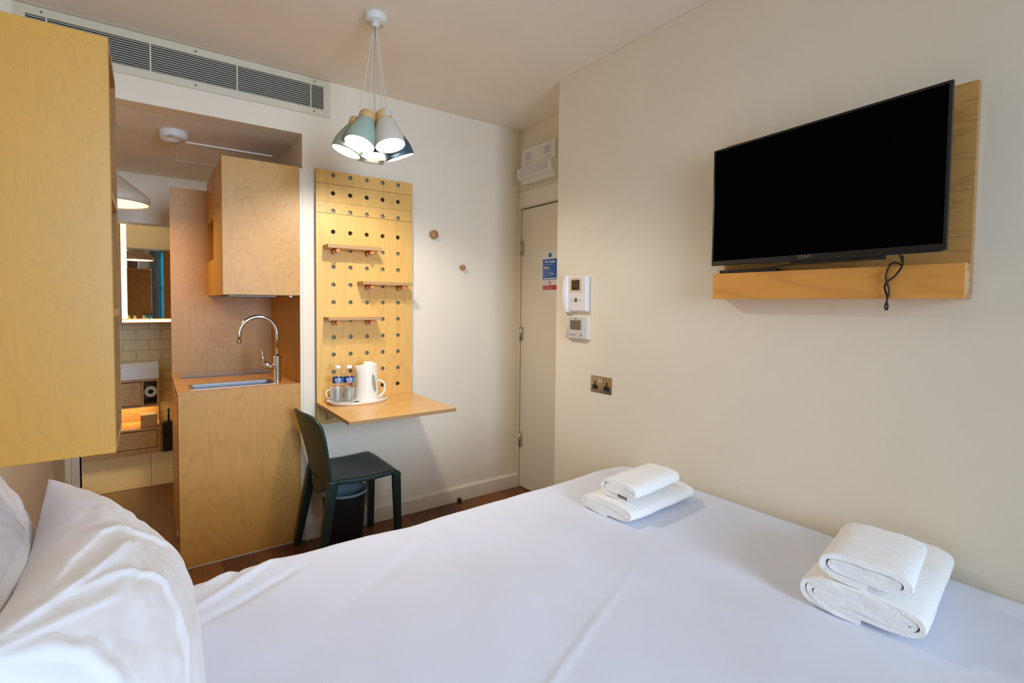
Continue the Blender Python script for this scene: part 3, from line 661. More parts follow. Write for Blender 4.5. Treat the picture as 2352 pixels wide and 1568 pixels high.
# ================================================================== BATHROOM
mr = thing('bathroom_mirror', 'large bathroom mirror edged by glowing warm light strips', 'mirror', (.1, 5.79, 1.16))
th_m = .012; MB().obox((.30, 5.775, 1.75), (.46*math.cos(th_m), -.46*math.sin(th_m), 0), (.004*math.sin(th_m), .004*math.cos(th_m), 0), (0, 0, .545)).build('mirror_glass', M['mirror'], mr)
B(-.200, -.162, 5.755, 5.785, 1.205, 2.28).build('light_strip', M['led'], mr)['label'] = 'glowing upright light strip'
B(-.200, .76, 5.735, 5.755, 1.172, 1.196).build('light_strip', M['led'], mr)['label'] = 'glowing strip along the bottom shelf'
q = MB(); q.box(-.235, -.201, 5.73, 5.799, 1.15, 2.3); q.box(-.235, .76, 5.72, 5.799, 1.150, 1.170); q.box(-.200, .76, 5.755, 5.799, 1.170, 1.204); q.build('frame', M['ply_dark'], mr)
for k, (x, cm) in enumerate(((-.150, 'amber'), (-.105, 'amber'), (-.035, 'amber'), (-.012, 'teal'), (.022, 'teal'))):
    t_ = thing('toiletry_bottle', ['first mini toiletry bottle from the left on the mirror shelf', 'second mini toiletry bottle from the left on the mirror shelf', 'mini toiletry bottle third from left on the mirror shelf', 'fourth mini toiletry bottle from the left on the mirror shelf', 'rightmost black-capped mini toiletry bottle on the mirror shelf'][k], 'bottle', (x, 5.76, 1.197), 'mini toiletries on the mirror shelf')
    MB().lathe([(0, 0), (.011, 0), (.012, .003), (.012, .030), (.006, .036)], (x, 5.762, 1.2045), n=16).build('bottle_body', M[cm], t_)
    MB().lathe([(.0075, .036), (.0075, .050), (0, .051)], (x, 5.762, 1.2045), n=14).build('cap', M['dark'], t_)
va = thing('bathroom_vanity', 'plywood bathroom vanity with drawers and a glowing open niche', 'vanity', (-.3, 5.5, 0))
V0, V1, VY = -.70, .068, 5.40
q = MB(); q.box(V0, V1, VY+.37, 5.798, 0, .675)
q.box(V0, V1, VY, VY+.37, .655, .675); q.box(V0, V1, VY, VY+.37, .425, .440); q.box(V0, V1, VY, VY+.37, .215, .232); q.box(V1-.016, V1, VY, VY+.37, .440, .655); q.box(-.062, -.046, VY, VY+.37, .44, .655); q.box(V1-.016, V1, VY, VY+.37, .0, .215); q.box(V0, V0+.016, VY, VY+.37, 0, .675)
q.build('carcass', M['ply_bath'], va)
B(V0+.02, -.064, VY-.004, VY+.012, .446, .648).build('drawer_front', M['ply_bath'], va, bevel=.002)
B(V0+.02, V1-.020, VY-.004, VY+.012, .058, .208).build('drawer_front', M['ply_bath'], va, bevel=.002)
B(V0+.016, V1-.016, VY+.001, VY+.014, .004, .052).build('plinth', M['ply_bath'], va)
B(V0+.02, V1-.03, VY+.33, VY+.345, .395, .420).build('light_strip', M['led2'], va)
light('vanity_niche_light', 'AREA', (-.3, VY+.3, .41), 1.6, (1, .76, .27), shape='RECTANGLE', size=.7, size_y=.05)
bs = thing('washbasin', 'white rectangular washbasin on top of the vanity', 'basin', (-.3, 5.45, .676))
q = MB(); bw = .02; q.box(V0, V1+.002, VY-.012, VY+.012, .676, .786); q.box(V0, V1+.002, 5.70, 5.797, .676, .786); q.box(V1-.02, V1+.002, VY+.012, 5.70, .676, .786); q.box(V0, V0+.02, VY+.012, 5.70, .676, .786); q.box(V0+.02, V1-.02, VY+.012, 5.70, .676, .69); q.build('bowl', M['crock'], bs, bevel=.004)
MB().tube([(-.25, 5.74, .786), (-.25, 5.74, .90), (-.25, 5.72, .925), (-.25, 5.62, .925), (-.25, 5.60, .90)], .012, 12).build('tap', M['chrome'], bs)
q = MB(); RX, RZ = .006, .556
q.lathe([(.022, 0), (.047, 0), (.048, .003), (.048, .098), (.047, .1), (.022, .1), (.022, 0)], (RX, VY+.02, RZ), (0, 1, 0), 32)
tag(q.build('toilet_roll', M['loo'], base=(RX, VY+.02, RZ)), 'spare toilet roll in the small vanity compartment', 'toilet roll')
tag(B(-.072, .052, VY+.03, VY+.16, .233, .345).build('tissue_box', M['ply_bath'], base=(-.01, VY+.09, .233), bevel=.003), 'pale wooden tissue box in the glowing vanity niche', 'tissue box')
tbh = thing('toilet_brush', 'black toilet brush and square holder beside the vanity', 'toilet brush', (.128, 5.42, .004))
B(.088, .168, 5.39, 5.47, .005, .27).build('holder', M['blackpl'], tbh, bevel=.004)
MB().tube([(.138, 5.43, .26), (.138, 5.43, .39)], .008, 12).build('handle', M['blackpl'], tbh)
light('bathroom_ceiling_light', 'POINT', (-.2, 5.2, 2.25), 2.6, (1, .68, .24), shadow_soft_size=.05)

# ================================================================== PEGBOARD, DESK, SHELVES
pb = thing('pegboard', 'tall plywood pegboard with five columns of round holes on the back wall', 'pegboard', (1.085, YB, .663))
PF, PT = 2.918, .018        # front face y and thickness
cols = [.883+.1005*i for i in range(5)]
def holed(name, x0, x1, z0, z1, rows, dz, m):
    q = MB(); R = .0128; K = 24; xe = [x0] + [cols[0]-.05+.1005*i for i in range(6)] + [x1]
    rows = sorted(rows); ze = [z0]
    cells = []
    for r in rows:
        a, b = max(z0, r-dz/2), min(z1, r+dz/2); cells.append((a, b, r))
    if cells[0][0] > z0+1e-5: cells.insert(0, (z0, cells[0][0], None))
    if cells[-1][1] < z1-1e-5: cells.append((cells[-1][1], z1, None))
    for (a, b, r) in cells:
        for i in range(7):
            xa, xb = xe[i], xe[i+1]
            if r is None or i in (0, 6):
                for y in (PF, PF+PT):
                    q.bm.faces.new([q.bm.verts.new(p) for p in ((xa, y, a), (xb, y, a), (xb, y, b), (xa, y, b))])
                continue
            cx = cols[i-1]; rings = []
            for y in (PF, PF+PT):
                inn, out = [], []
                for k in range(K):
                    t = 2*PI*(k+.5)/K; c_, s_ = math.cos(t), math.sin(t)
                    inn.append(q.bm.verts.new((cx+R*c_, y, r+R*s_)))
                    sx = ((xb-cx) if c_ > 0 else (cx-xa))/abs(c_); sz = ((b-r) if s_ > 0 else (r-a))/abs(s_); L_ = min(sx, sz)
                    out.append(q.bm.verts.new((cx+L_*c_, y, r+L_*s_)))
                for k in range(K):
                    k2 = (k+1) % K
                    p0, p1 = out[k].co, out[k2].co
                    if abs(p0.x-p1.x) > 1e-6 and abs(p0.z-p1.z) > 1e-6:
                        cz = q.bm.verts.new((xb if p0.x+p1.x > 2*cx else xa, y, b if p0.z+p1.z > 2*r else a))
                        q.bm.faces.new((inn[k], out[k], cz, out[k2], inn[k2]))
                    else: q.bm.faces.new((inn[k], out[k], out[k2], inn[k2]))
                rings.append(inn)
            for k in range(K):
                k2 = (k+1) % K; f = q.bm.faces.new((rings[0][k], rings[0][k2], rings[1][k2], rings[1][k])); f.material_index = 1
    def wl(p, r_):
        f = q.bm.faces.new([q.bm.verts.new(v) for v in p]); f.material_index = r_
    wl([(x0, PF, z0), (x0, PF+PT, z0), (x0, PF+PT, z1), (x0, PF, z1)], 1); wl([(x1, PF, z0), (x1, PF+PT, z0), (x1, PF+PT, z1), (x1, PF, z1)], 1)
    wl([(x0, PF, z1), (x1, PF, z1), (x1, PF+PT, z1), (x0, PF+PT, z1)], 1); wl([(x0, PF, z0), (x1, PF, z0), (x1, PF+PT, z0), (x0, PF+PT, z0)], 1)
    bmesh.ops.remove_doubles(q.bm, verts=q.bm.verts[:], dist=1e-5)
    return q.build(name, [m, M['edge_y']], pb)
rowU = [2.106, 2.004, 1.903]; rowL = [1.783-.1018*k for k in range(10)]
holed('upper_board', .787, 1.383, 1.8905, 2.132, [2.106, 2.004, 1.9045], .09, M['ply_peg']) if False else None
PX0, PX1 = .787, 1.383
holed('upper_board', PX0, PX1, 1.8885, 2.131, rowU, .1, M['ply_peg'])
holed('lower_board', PX0, PX1, .668, 1.8865, rowL, .1018, plywood('birch_ply_pegboard_lower', srgb(232, 184, 100), 2, 13.5, rings=27, stretch=.14, scale=3.0, line=.12))
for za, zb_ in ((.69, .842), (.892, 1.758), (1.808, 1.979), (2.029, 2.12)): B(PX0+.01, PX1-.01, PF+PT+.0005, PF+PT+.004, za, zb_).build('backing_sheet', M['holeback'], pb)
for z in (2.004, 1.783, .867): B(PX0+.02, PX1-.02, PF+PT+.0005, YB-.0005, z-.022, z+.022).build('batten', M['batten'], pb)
# fold-down desk
dk = thing('folding_desk', 'square fold-down plywood desk projecting from the pegboard', 'desk', (1.085, 2.64, .78))
B(.787, 1.385, 2.357, PF-.001, .781, .800, faces={'-y': 1, '-x': 1, '+x': 1}).build('desktop', [M['ply_desk'], M['edge_z']], dk, bevel=.0012)
q = MB()
for x in (.845, 1.33): q.box(x-.012, x+.012, 2.60, PF-.001, .772, .781); q.tube([(x, 2.66, .776), (x, PF-.01, .70)], .005, 8)
q.build('hinged_stay', M['steel'], dk)
# three small shelves on pegs
shl = [('first', .825, 1.138, 1.702-.021, 1.702, (0, 2), 1.665, 'small pegboard shelf highest on the left above the others'), ('second', 1.024, 1.339, 1.481, 1.500, (2, 4), 1.463, 'small pegboard shelf in the middle, shifted to the right edge'), ('third', .827, 1.139, 1.273, 1.291, (0, 2), 1.256, 'small pegboard shelf lowest on the left above the water bottles')]
for nme, x0, x1, z0, z1, cc, zp, lab in shl:
    sh = thing('pegboard_shelf', lab, 'shelf', ((x0+x1)/2, 2.87, z0), 'small shelves on the pegboard')
    B(x0, x1, 2.818, PF-.001, z0, z1, faces={'-y': 1, '-x': 1, '+x': 1}).build('board', [M['ply_desk'], M['edge_z']], sh, bevel=.001)
    for ci in cc:
        MB().tube([(cols[ci], PF-.0005, z0-.0125), (cols[ci], 2.828, z0-.0125), (cols[ci], 2.825, z0-.0125)], [.0122, .0122, .0108], 24).build('peg', M['dowel'], sh)
        q = MB(); q.tube([(cols[ci]+.0145*math.cos(a), 2.872, z0-.0135+.0145*math.sin(a)) for a in [PI*.93+PI*1.14*k/16 for k in range(17)]], .0016, 8); q.build('peg_clip', M['crock'], sh)
# wall knobs
for (x, z, r, lab) in ((1.545, 1.825, .029, 'larger round wooden wall knob, upper left of the pair'), (1.765, 1.620, .0185, 'smaller round wooden wall knob, lower right of the pair')):
    t_ = thing('coat_hook', lab, 'coat hook', (x, YB, z), 'round wooden wall knobs')
    MB().lathe([(r*.45, 0), (r*.45, .012), (r*.8, .018), (r, .026), (r*.97, .034), (r*.7, .042), (0, .045)], (x, YB, z), (0, -1, 0), 36).build('knob', M['wood_ball'], t_)
ds = thing('door_stop', 'small black door stop on the floor by the back skirting', 'door stop', (1.74, 2.915, 0))
MB().lathe([(0, 0), (.015, 0), (.015, .006), (.013, .008), (.013, .020), (.015, .022), (.015, .032), (0, .034)], (1.74, 2.912, 0), n=24).build('stopper', M['blackpl'], ds)

# ================================================================== TEA TRAY
ty = thing('tea_tray', 'oval white tray on the fold-down desk', 'tray', (.995, 2.815, .80))
def oval(cx, cy, a, b, prof, ang=0, n=56):
    q = MB(); rings = []; ca, sa = math.cos(ang), math.sin(ang)
    for r, z in prof:
        if r == 0: rings.append([q.bm.verts.new((cx, cy, z))]); continue
        ring = []
        for k in range(n):
            t = 2*PI*k/n; x, y = (a*r)*math.cos(t), (b*r)*math.sin(t); ring.append(q.bm.verts.new((cx+x*ca-y*sa, cy+x*sa+y*ca, z)))
        rings.append(ring)
    for A, B_ in zip(rings, rings[1:]):
        for k in range(n):
            if len(A) == 1: f = (A[0], B_[k], B_[(k+1) % n])
            elif len(B_) == 1: f = (A[k], A[(k+1) % n], B_[0])
            else: f = (A[k], A[(k+1) % n], B_[(k+1) % n], B_[k])
            q.bm.faces.new(f).smooth = True
    return q
oval(.995, 2.805, .168, .100, [(0, .8005), (.94, .8005), (.98, .803), (1, .812), (1.0, .817), (.97, .818), (.955, .810), (.93, .808), (0, .808)], .0).build('dish', M['kettle'], ty)
sc_ = thing('saucer', 'white saucer under the two water bottles on the tray', 'saucer', (.895, 2.80, .808))
MB().lathe([(0, .0005), (.050, .0005), (.060, .003), (.082, .012), (.088, .015), (.087, .017), (.060, .008), (.052, .004), (0, .004)], (.898, 2.800, .808), n=48).build('dish', M['crock'], sc_)
def bottle(x, y, lab):
    zb_ = .8125
    b = thing('water_bottle', lab, 'bottle', (x, y, zb_), 'small water bottles on the tray')
    r = .0292; prof = [(0, .001), (.020, 0), (.026, .003), (.0285, .009)]
    for k in range(1, 44):
        h = .009+k*.0021; prof.append((r-.0011*(.5+.5*math.cos(k*PI/2.2)), h))
    prof += [(r, .106), (r, .140), (.0285, .152), (.024, .170), (.0185, .184), (.0135, .190), (.0135, .197)]
    MB().lathe(prof, (x, y, zb_), n=32).build('bottle_body', M['pet'], b)
    MB().lathe([(0, .003)] + [(rr-.0008, h) for rr, h in prof[2:] if h < .094] + [(r-.001, .094), (0, .094)], (x, y, zb_), n=32).build('water', M['water'], b)
    lb = MB().lathe([(r+.0004, .112), (r+.0006, .114), (r+.0006, .142), (r+.0003, .1435)], (x, y, zb_), n=40).build('label', M['blabel'], b)
    MB().lathe([(.0158, .193), (.0160, .194), (.0160, .207), (.015, .209), (0, .2095)], (x, y, zb_), n=28).build('cap', M['crock'], b)
    MB().lathe([(.0165, .1885), (.0172, .190), (.0165, .1915)], (x, y, zb_), n=28).build('neck_ring', M['pet'], b)
    # label print, wrapped round the bottle and facing the room
    base_a = math.atan2(-.95, -.30)
    rr = r+.0013
    def bend(zc):
        return lambda u, v: (x+rr*math.cos(base_a+u/rr), y+rr*math.sin(base_a+u/rr), zb_+zc+v)
    text('lettering', 'ICE', .0205, M['wtext'], lb, (0, 0, 0), (1, 0, 0), (0, 0, 1), bend=bend(.1315), bold=.0004)
    text('lettering', 'VALLEY', .0085, M['wtext'], lb, (0, 0, 0), (1, 0, 0), (0, 0, 1), bend=bend(.1175), bold=.0002)
    q = MB(); q.grid(lambda a, c: (x+(rr-.0004)*math.cos(base_a+.62+a*.5), y+(rr-.0004)*math.sin(base_a+.62+a*.5), zb_+.114+.027*c), 6, 2); q.build('teal_band', M['teal'], lb)
bottle(.868, 2.790, 'small clear water bottle with blue label, left of the pair')
bottle(.926, 2.772, 'small clear water bottle with blue label, next to the kettle')
# kettle
KX, KY, KZ = 1.040, 2.790, .809
kt = thing('kettle', 'cream plastic electric kettle with grey water gauge on the tray', 'kettle', (KX, KY, KZ))
def kbody(u, v):
    # v up, u round; front spout leans to -x
    a = 2*PI*u; h = v*.196; rx = .066 - .005*v + .005*(1-v)**3; ry = .058-.008*v
    sp = max(0, math.cos(a-PI))**6 * max(0, v-.72)/.28 * .016
    return (KX-.004 + (rx+sp)*math.cos(a), KY + ry*math.sin(a), KZ+.006+h + .010*v*v*max(0, math.cos(a)))
q = MB(); q.grid(kbody, 48, 24, closeu=True)
q.build('body', M['kettle'], kt)
q = MB(); q.grid(lambda u, v: (lambda p: (KX-.004+(p[0]-KX+.004)*(1-v)*.985, KY+(p[1]-KY)*(1-v)*.985, p[2]-.0005+.008*math.sin(v*PI/2)))(kbody(u, 1)), 48, 6, closeu=True); q.build('lid', M['kettle'], kt)
oval(KX+.004, KY, .030, .019, [(1, KZ+.208), (1, KZ+.222), (.85, KZ+.2245), (0, KZ+.2245)]).build('lid_button', M['kettle'], kt)
MB().lathe([(0, 0), (.066, 0), (.070, .003), (.070, .007), (.064, .009), (0, .009)], (KX-.002, KY, KZ-.0005), n=44).build('power_base', M['kettle'], kt)
hp = smooth_path([(KX+.050, KY, KZ+.108), (KX+.078, KY-.004, KZ+.108), (KX+.100, KY-.006, KZ+.088), (KX+.104, KY-.006, KZ+.058), (KX+.092, KY-.004, KZ+.030), (KX+.062, KY, KZ+.014)], 8)
MB().tube(hp, .0062, 14).build('handle', M['kettle'], kt)
ga = math.radians(-68)
q = MB()
def gau(u, v):
    t = 2*PI*u; z = .104+.052*v*math.sin(t); a = ga+.0 + (.21*v*math.cos(t)) + .10*(z-.104)/-.052
    vv = (z-.006)/.196; rx = .066-.005*vv+.005*(1-vv)**3; ry = .058-.008*vv
    return (KX-.004+(rx+.0012)*math.cos(a), KY+(ry+.0012)*math.sin(a), KZ+z)
q.grid(gau, 28, 3, closeu=True); q.build('water_gauge', M['kwin'], kt)['label'] = 'grey oval water gauge'
for z in (.135, .12, .108, .095, .08):
    vv = (z-.006)/.196; a = ga+.10*(z-.104)/-.052
    p = (KX-.004+(.066-.005*vv+.005*(1-vv)**3+.0016)*math.cos(a), KY+(.058-.008*vv+.0016)*math.sin(a), KZ+z)
    MB().lathe([(0, .001), (.0016, .0008), (.002, 0)], p, (math.cos(a), math.sin(a), 0), 10).build('gauge_mark', M['paper'], kt)
a = math.radians(-42); MB().lathe([(0, .002), (.003, .0015), (.0035, 0)], (KX-.004+.070*math.cos(a), KY+.062*math.sin(a), KZ+.035), (math.cos(a), math.sin(a), 0), 10).build('indicator', M['dark'], kt)
# mugs behind the bottles
def mug(x, y, side, lab):
    m_ = thing('mug', lab, 'mug', (x, y, .809), 'white mugs on the tray')
    MB().lathe([(0, .0), (.026, 0), (.030, .004), (.033, .03), (.035, .075), (.0335, .0755), (.0315, .03), (.0285, .007), (0, .006)], (x, y, .8095), n=36).build('cup', M['crock'], m_)
    MB().tube(smooth_path([(x+side*.031, y, .872), (x+side*.050, y, .872), (x+side*.056, y, .852), (x+side*.048, y, .832), (x+side*.032, y, .828)]), .0038, 10).build('handle', M['crock'], m_)
mug(.880, 2.868, -1, 'white mug behind the left water bottle, handle sticking out left')
mug(.962, 2.862, 1, 'white mug half hidden between the right water bottle and the kettle')
for k, (x, cm, top, lab) in enumerate(((.957, 'red', .905, 'red sachet standing in the mug beside the kettle'), (.968, 'dark', .885, 'black sachet standing in the mug beside the kettle'))):
    tag(MB().obox((x, 2.852+.012*k, top-.03), (.010, .004, 0), (0, .0012, 0), (.003, 0, .036)).build('sachet', M[cm], base=(x, 2.855, .83)), lab, 'sachet', 'sachets in the mug')

# ================================================================== CHAIR AND BIN
ch = thing('side_chair', 'dark green moulded plastic chair facing right under the desk', 'chair', (.9, 2.72, 0))
Y0, Y1 = 2.515, 2.925; YM = (Y0+Y1)/2; HW = (Y1-Y0)/2
def seat(u, v):      # u along x (rear->front), v across y
    t = (v-.5)*2; k = max(0, (u-.86)/.14)
    x = .742+.392*u - .020*k*k*abs(t)**6; y = YM + HW*t*(1-.03*(1-u))
    z = .470 - .020*(1-t*t)*math.sin(PI*min(1, u*1.02)) - .010*math.sin(PI*u) - .030*k**2.2
    return (x, y, z)
MB().grid(seat, 30, 24).build('seat', M['green'], ch, solid=.026, bevel=.006, seg=3)
q = MB(); q.grid(lambda u, v: (1.120-.004*u, YM+(HW-.012)*(v-.5)*2, .440-.018*u), 3, 10); q.build('front_apron', M['green'], ch, solid=.014)
def back(u, v):      # u across y, v upward
    t = (u-.5)*2; H_ = .255 + .115*math.sqrt(max(0, 1-abs(t)**5))
    z = .432 + H_*v; vv = (z-.432)/.37
    y = YM + HW*t*.985
    x = .756 - (.050+.038*u)*vv**1.3 - .034*(1-t*t)*(.35+.65*vv)
    return (x, y, z)
MB().grid(back, 40, 26).build('backrest', M['green'], ch, solid=.014, bevel=.004, seg=3)
q = MB(); q.grid(lambda u, v: (.748-.026*(1-((u-.5)*2)**2), YM+HW*(u-.5)*2*.86, .440-.075*v*(1-((u-.5)*2)**2*.9)), 20, 6); q.build('rear_skirt', M['green'], ch, solid=.012)
def leg(p0, p1, w0, w1, nm='leg'):
    q = MB(); pts = 8; p0 = Vector(p0); p1 = Vector(p1); rings = []
    for k in range(pts+1):
        t = k/pts; c = p0.lerp(p1, t); w_ = w0+(w1-w0)*t
        rings.append([q.bm.verts.new(c+Vector((sx*w_*.5, sy*w_*.42, 0))) for sx, sy in ((-1,-1),(1,-1),(1,1),(-1,1))])
    for a, b in zip(rings, rings[1:]):
        for k in range(4): q.bm.faces.new((a[k], a[(k+1)%4], b[(k+1)%4], b[k]))
    q.bm.faces.new(rings[0]); q.bm.faces.new(rings[-1]); return q.build(nm, M['green'], ch, bevel=.006, seg=3)
leg((1.106, Y0+.018, .449), (1.118, Y0+.010, 0), .044, .034); leg((1.106, Y1-.020, .449), (1.105, Y1-.012, 0), .044, .034)
leg((.762, Y0+.020, .462), (.690, Y0+.006, 0), .052, .036); leg((.762, Y1-.022, .462), (.672, Y1-.012, 0), .052, .036)

bn = thing('waste_bin', 'dark navy round waste bin under the green chair', 'bin', (.885, 2.735, 0))
MB().lathe([(0, .003), (.092, .003), (.092, 0), (.096, .006), (.119, .325), (.121, .332), (.118, .333), (.094, .010), (0, .010)], (.885, 2.735, 0), n=48).build('bin_body', M['navy'], bn)
def liner(u, v):
    a = 2*PI*u; w_ = noise.noise(Vector((math.cos(a)*3, math.sin(a)*3, v*2)))
    w2 = noise.noise(Vector((math.cos(a)*9, math.sin(a)*9, v*3+5)))
    if v < .3: r_, z = .1225+.0012*w2, .322+.016*v/.3
    else:
        t = (v-.3)/.7; r_ = .119-.105*t+.010*w_*t; z = .338-.075*math.sin(t*PI/2)**.8+.014*w2*math.sin(t*PI)
    return (.885+r_*math.cos(a), 2.735+r_*math.sin(a), z)
MB().grid(liner, 72, 18, closeu=True).build('bin_liner', M['liner'], bn)['label'] = 'pale blue plastic liner folded over the rim'

# ================================================================== OVERHEAD CABINET AT THE BED HEAD
CX, CY0, CY1, CZ0, CZ1 = -.057, 1.25, 1.50, 1.072, 1.892
oc = thing('overhead_shelf_unit', 'large yellow birch plywood shelf unit hanging above the pillows', 'shelf unit', (-.28, 1.37, CZ0))
B(XL+.001, CX, CY0, CY0+.018, CZ0, CZ1, faces={'+x': 1}).build('front_panel', [M['ply_cab'], M['edge_y']], oc, bevel=.002)
B(XL+.001, CX, CY1-.014, CY1, CZ0+.016, CZ1-.016, faces={'+x': 1}).build('far_panel', [M['ply_shaded'], M['edge_y']], oc)
for z0, nm in ((CZ1-.016, 'top_board'), (1.585, 'shelf_board'), (1.345, 'shelf_board'), (CZ0, 'bottom_board')):
    B(XL+.001, CX, CY0+.018, CY1 if nm[0] in 'tb' else CY1-.014, z0, z0+.016, faces={'+x': 1}).build(nm, [M['ply_dark'], M['edge_z']], oc)
B(XL+.001, XL+.012, CY0+.018, CY1-.014, CZ0+.016, CZ1-.016).build('wall_board', M['ply_dark'], oc)

# wardrobe behind the camera, seen only in the bathroom mirror
wd = thing('wardrobe', 'brown wooden wardrobe with a glass door, reflected in the bathroom mirror', 'wardrobe', (-.36, -1.4, 0))
B(-.495, -.33, -1.598, -1.15, 0, 2.28).build('carcass', M['walnut'], wd, bevel=.002)
B(-.475, -.35, -1.149, -1.135, .1, 1.75).build('door', mat('smoked_glass_door', srgb(120, 104, 70), .15), wd, bevel=.001)
# curtains
def curtain(name, x0, x1, m, lab):
    q = MB(); q.grid(lambda u, v: (x0+(x1-x0)*u, -2.33+.018*math.sin(u*PI*14)+.006*math.sin(u*47), .08+2.42*v), 90, 6)
    tag(q.build(name, m, base=((x0+x1)/2, -2.33, .08), solid=.002), lab, 'curtain')
curtain('curtain', .025, .19, M['curtain'], 'teal curtain at the window, reflected in the bathroom mirror')
curtain('curtain', -.15, .022, M['sheer'], 'pale grey curtain at the window, reflected in the bathroom mirror')

# ================================================================== BED
BX0, BX1, BY0, BY1, BZ = -.49, 1.928, .06, 1.622, .600
bd = thing('double_bed', 'double bed made up with a smooth white duvet', 'bed', (.75, .85, 0))
B(BX0+.04, BX1-.03, BY0+.05, BY1-.05, .06, .30).build('base', M['bedbase'], bd, bevel=.02)
for x in (BX0+.1, BX1-.1):
    for y in (BY0+.12, BY1-.12): MB().tube([(x, y, 0), (x, y, .07)], .022, 14).build('leg', M['blackpl'], bd)
B(BX0+.03, BX1-.03, BY0+.04, BY1-.04, .30, .56).build('mattress', M['sheet'], bd, bevel=.04, seg=4)
CR, rr_ = .10, .055
def drape(u, v):
    hang = .30; L0 = rr_*PI/2
    ex = (BX1-BX0) + 2*(hang+L0-rr_); ey = (BY1-BY0) + 2*(hang+L0-rr_)
    cx, cy = (BX0+BX1)/2, (BY0+BY1)/2
    px, py = cx+(u-.5)*ex, cy+(v-.5)*ey
    qx = min(max(px, BX0+CR), BX1-CR); qy = min(max(py, BY0+CR), BY1-CR)
    d = Vector((px-qx, py-qy)); dist = d.length
    z = BZ
    if dist > CR-rr_:
        a = dist-(CR-rr_); dirn = d/dist if dist > 1e-9 else Vector((0, 0))
        if a < L0: off = CR-rr_+rr_*math.sin(a/rr_); z = BZ-rr_*(1-math.cos(a/rr_))
        else: off = CR; z = BZ-rr_-(a-L0)
        X, Y = qx+dirn.x*off, qy+dirn.y*off
        if a > L0:
            wob = .010*math.sin((X*1.0+Y*1.3)*26)*min(1, (a-L0)/.15); X += dirn.x*wob*.5-.0*1; Y += dirn.y*wob*.5
    else: X, Y = px, py
    # gentle swells and creases of the cloth
    p = Vector((X*2.2, Y*2.2, 0)); h = .010*noise.noise(p) + .0045*noise.noise(Vector((X*6, Y*5, 3))) + .0012*noise.noise(Vector((X*22, Y*9, 7)))
    h += .022*math.exp(-(((X-1.72)/.16)**2+((Y-1.50)/.14)**2))           # raised far corner
    h -= .010*math.exp(-(((X-.10)/.08)**2+((Y-1.60)/.10)**2))
    # creases that fan out from under the pillow
    for (ax, ay, bx, by, hh, ww) in ((.08, 1.44, .34, 1.62, .010, .012), (.09, 1.36, .40, 1.52, -.007, .013), (.12, 1.56, .24, 1.64, .010, .012), (.16, 1.52, .22, 1.63, -.008, .010), (.30, .60, 1.25, .98, .0035, .006), (1.25, .98, 1.62, 1.10, .002, .006), (.35, 1.2, .9, 1.55, -.0025, .03)):
        A = Vector((ax, ay)); Bq = Vector((bx, by)); P = Vector((X, Y)); t = max(0, min(1, (P-A).dot(Bq-A)/(Bq-A).length_squared)); dd = (P-(A+(Bq-A)*t)).length
        h += hh*math.exp(-(dd/ww)**2)*math.sin(PI*min(1, max(.0, .12+t*.88)))
    z += h*(1 if dist < CR else max(0, 1-(dist-CR)/.1))
    return (min(X, XR-.002), Y, z)
MB().grid(drape, 300, 230).build('duvet', M['sheet'], bd)['label'] = 'smooth white duvet with faint creases'

def pillow(name, lab, bot, top, yc, halfy, T, seed, m, pinch=.10, folds=1.0, ridges=()):
    bot, top = Vector(bot), Vector(top); ex = (top-bot)/2; cen = (bot+top)/2; cen.y = yc; ey = Vector((0, halfy, 0)); nrm = ey.cross(ex).normalized()
    if nrm.x < 0: nrm = -nrm
    pb_ = thing(name, lab, 'pillow', (cen.x, cen.y, BZ), 'white bed pillows')
    q = MB(); N_ = 210
    def surf(side):
        def f(u, v):
            a, b = (u-.5)*2, (v-.5)*2          # a: bottom->top, b: -y -> +y
            # keep the seam dense
            a = math.sin(a*PI/2); b = math.sin(b*PI/2)
            sa = a*(1-pinch*(1-b*b)*(1.3 if a > 0 else .5)) + .018*max(0, a*b)**14; sb = b*(1-.05*(1-a*a))
            t = T*((1-a**2)*(1-b**2)+1e-9)**.42
            th = math.atan2(b-.95, a-.95)
            rad = math.hypot(b-1, a-1)
            wr = .006*folds*math.sin(9*th+seed)*math.exp(-((rad-.8)/.7)**2)*min(1, t/T)
            wr += folds*(.016*noise.noise(Vector((a*2.1+b*1.0+seed, b*2.6-a*1.5, seed))) + .003*noise.noise(Vector((a*7, b*3+a*4, seed+3))))*min(1, t/T*1.4)
            if side > 0:
                for pts, amp, wd in ridges:
                    best = 9; sg = 1; tt = 0; n_p = len(pts)-1
                    for i_ in range(n_p):
                        (ax, ay), (bx, by) = pts[i_], pts[i_+1]; dx, dy = bx-ax, by-ay
                        t_ = max(0, min(1, ((a-ax)*dx+(b-ay)*dy)/(dx*dx+dy*dy))); ex_, ey_ = a-ax-dx*t_, b-ay-dy*t_; d_ = math.hypot(ex_*.6, ey_)
                        if d_ < best: best = d_; sg = 1 if dx*ey_-dy*ex_ > 0 else -1; tt = (i_+t_)/n_p
                    if best < wd*4:
                        w2 = wd if sg > 0 else wd*2.6       # one flank steep, the other long
                        wr += amp*math.exp(-(best/w2)**2)*min(1, 6*tt+.15)*min(1, 6*(1-tt)+.1)*min(1, t/T*2.2)
            edge = .0025*noise.noise(Vector((a*9, b*9, seed+8)))
            P = cen + ex*sa + ey*sb + nrm*(side*(t+0)+ (wr if side > 0 else -wr*.3) + edge)
            P.z = max(P.z, BZ-.004+.0)
            return P
        return f
    q.grid(surf(1), N_, N_); q.grid(surf(-1), N_, N_)
    bmesh.ops.remove_doubles(q.bm, verts=q.bm.verts[:], dist=2e-4)
    q.build('pillowcase', m, pb_)
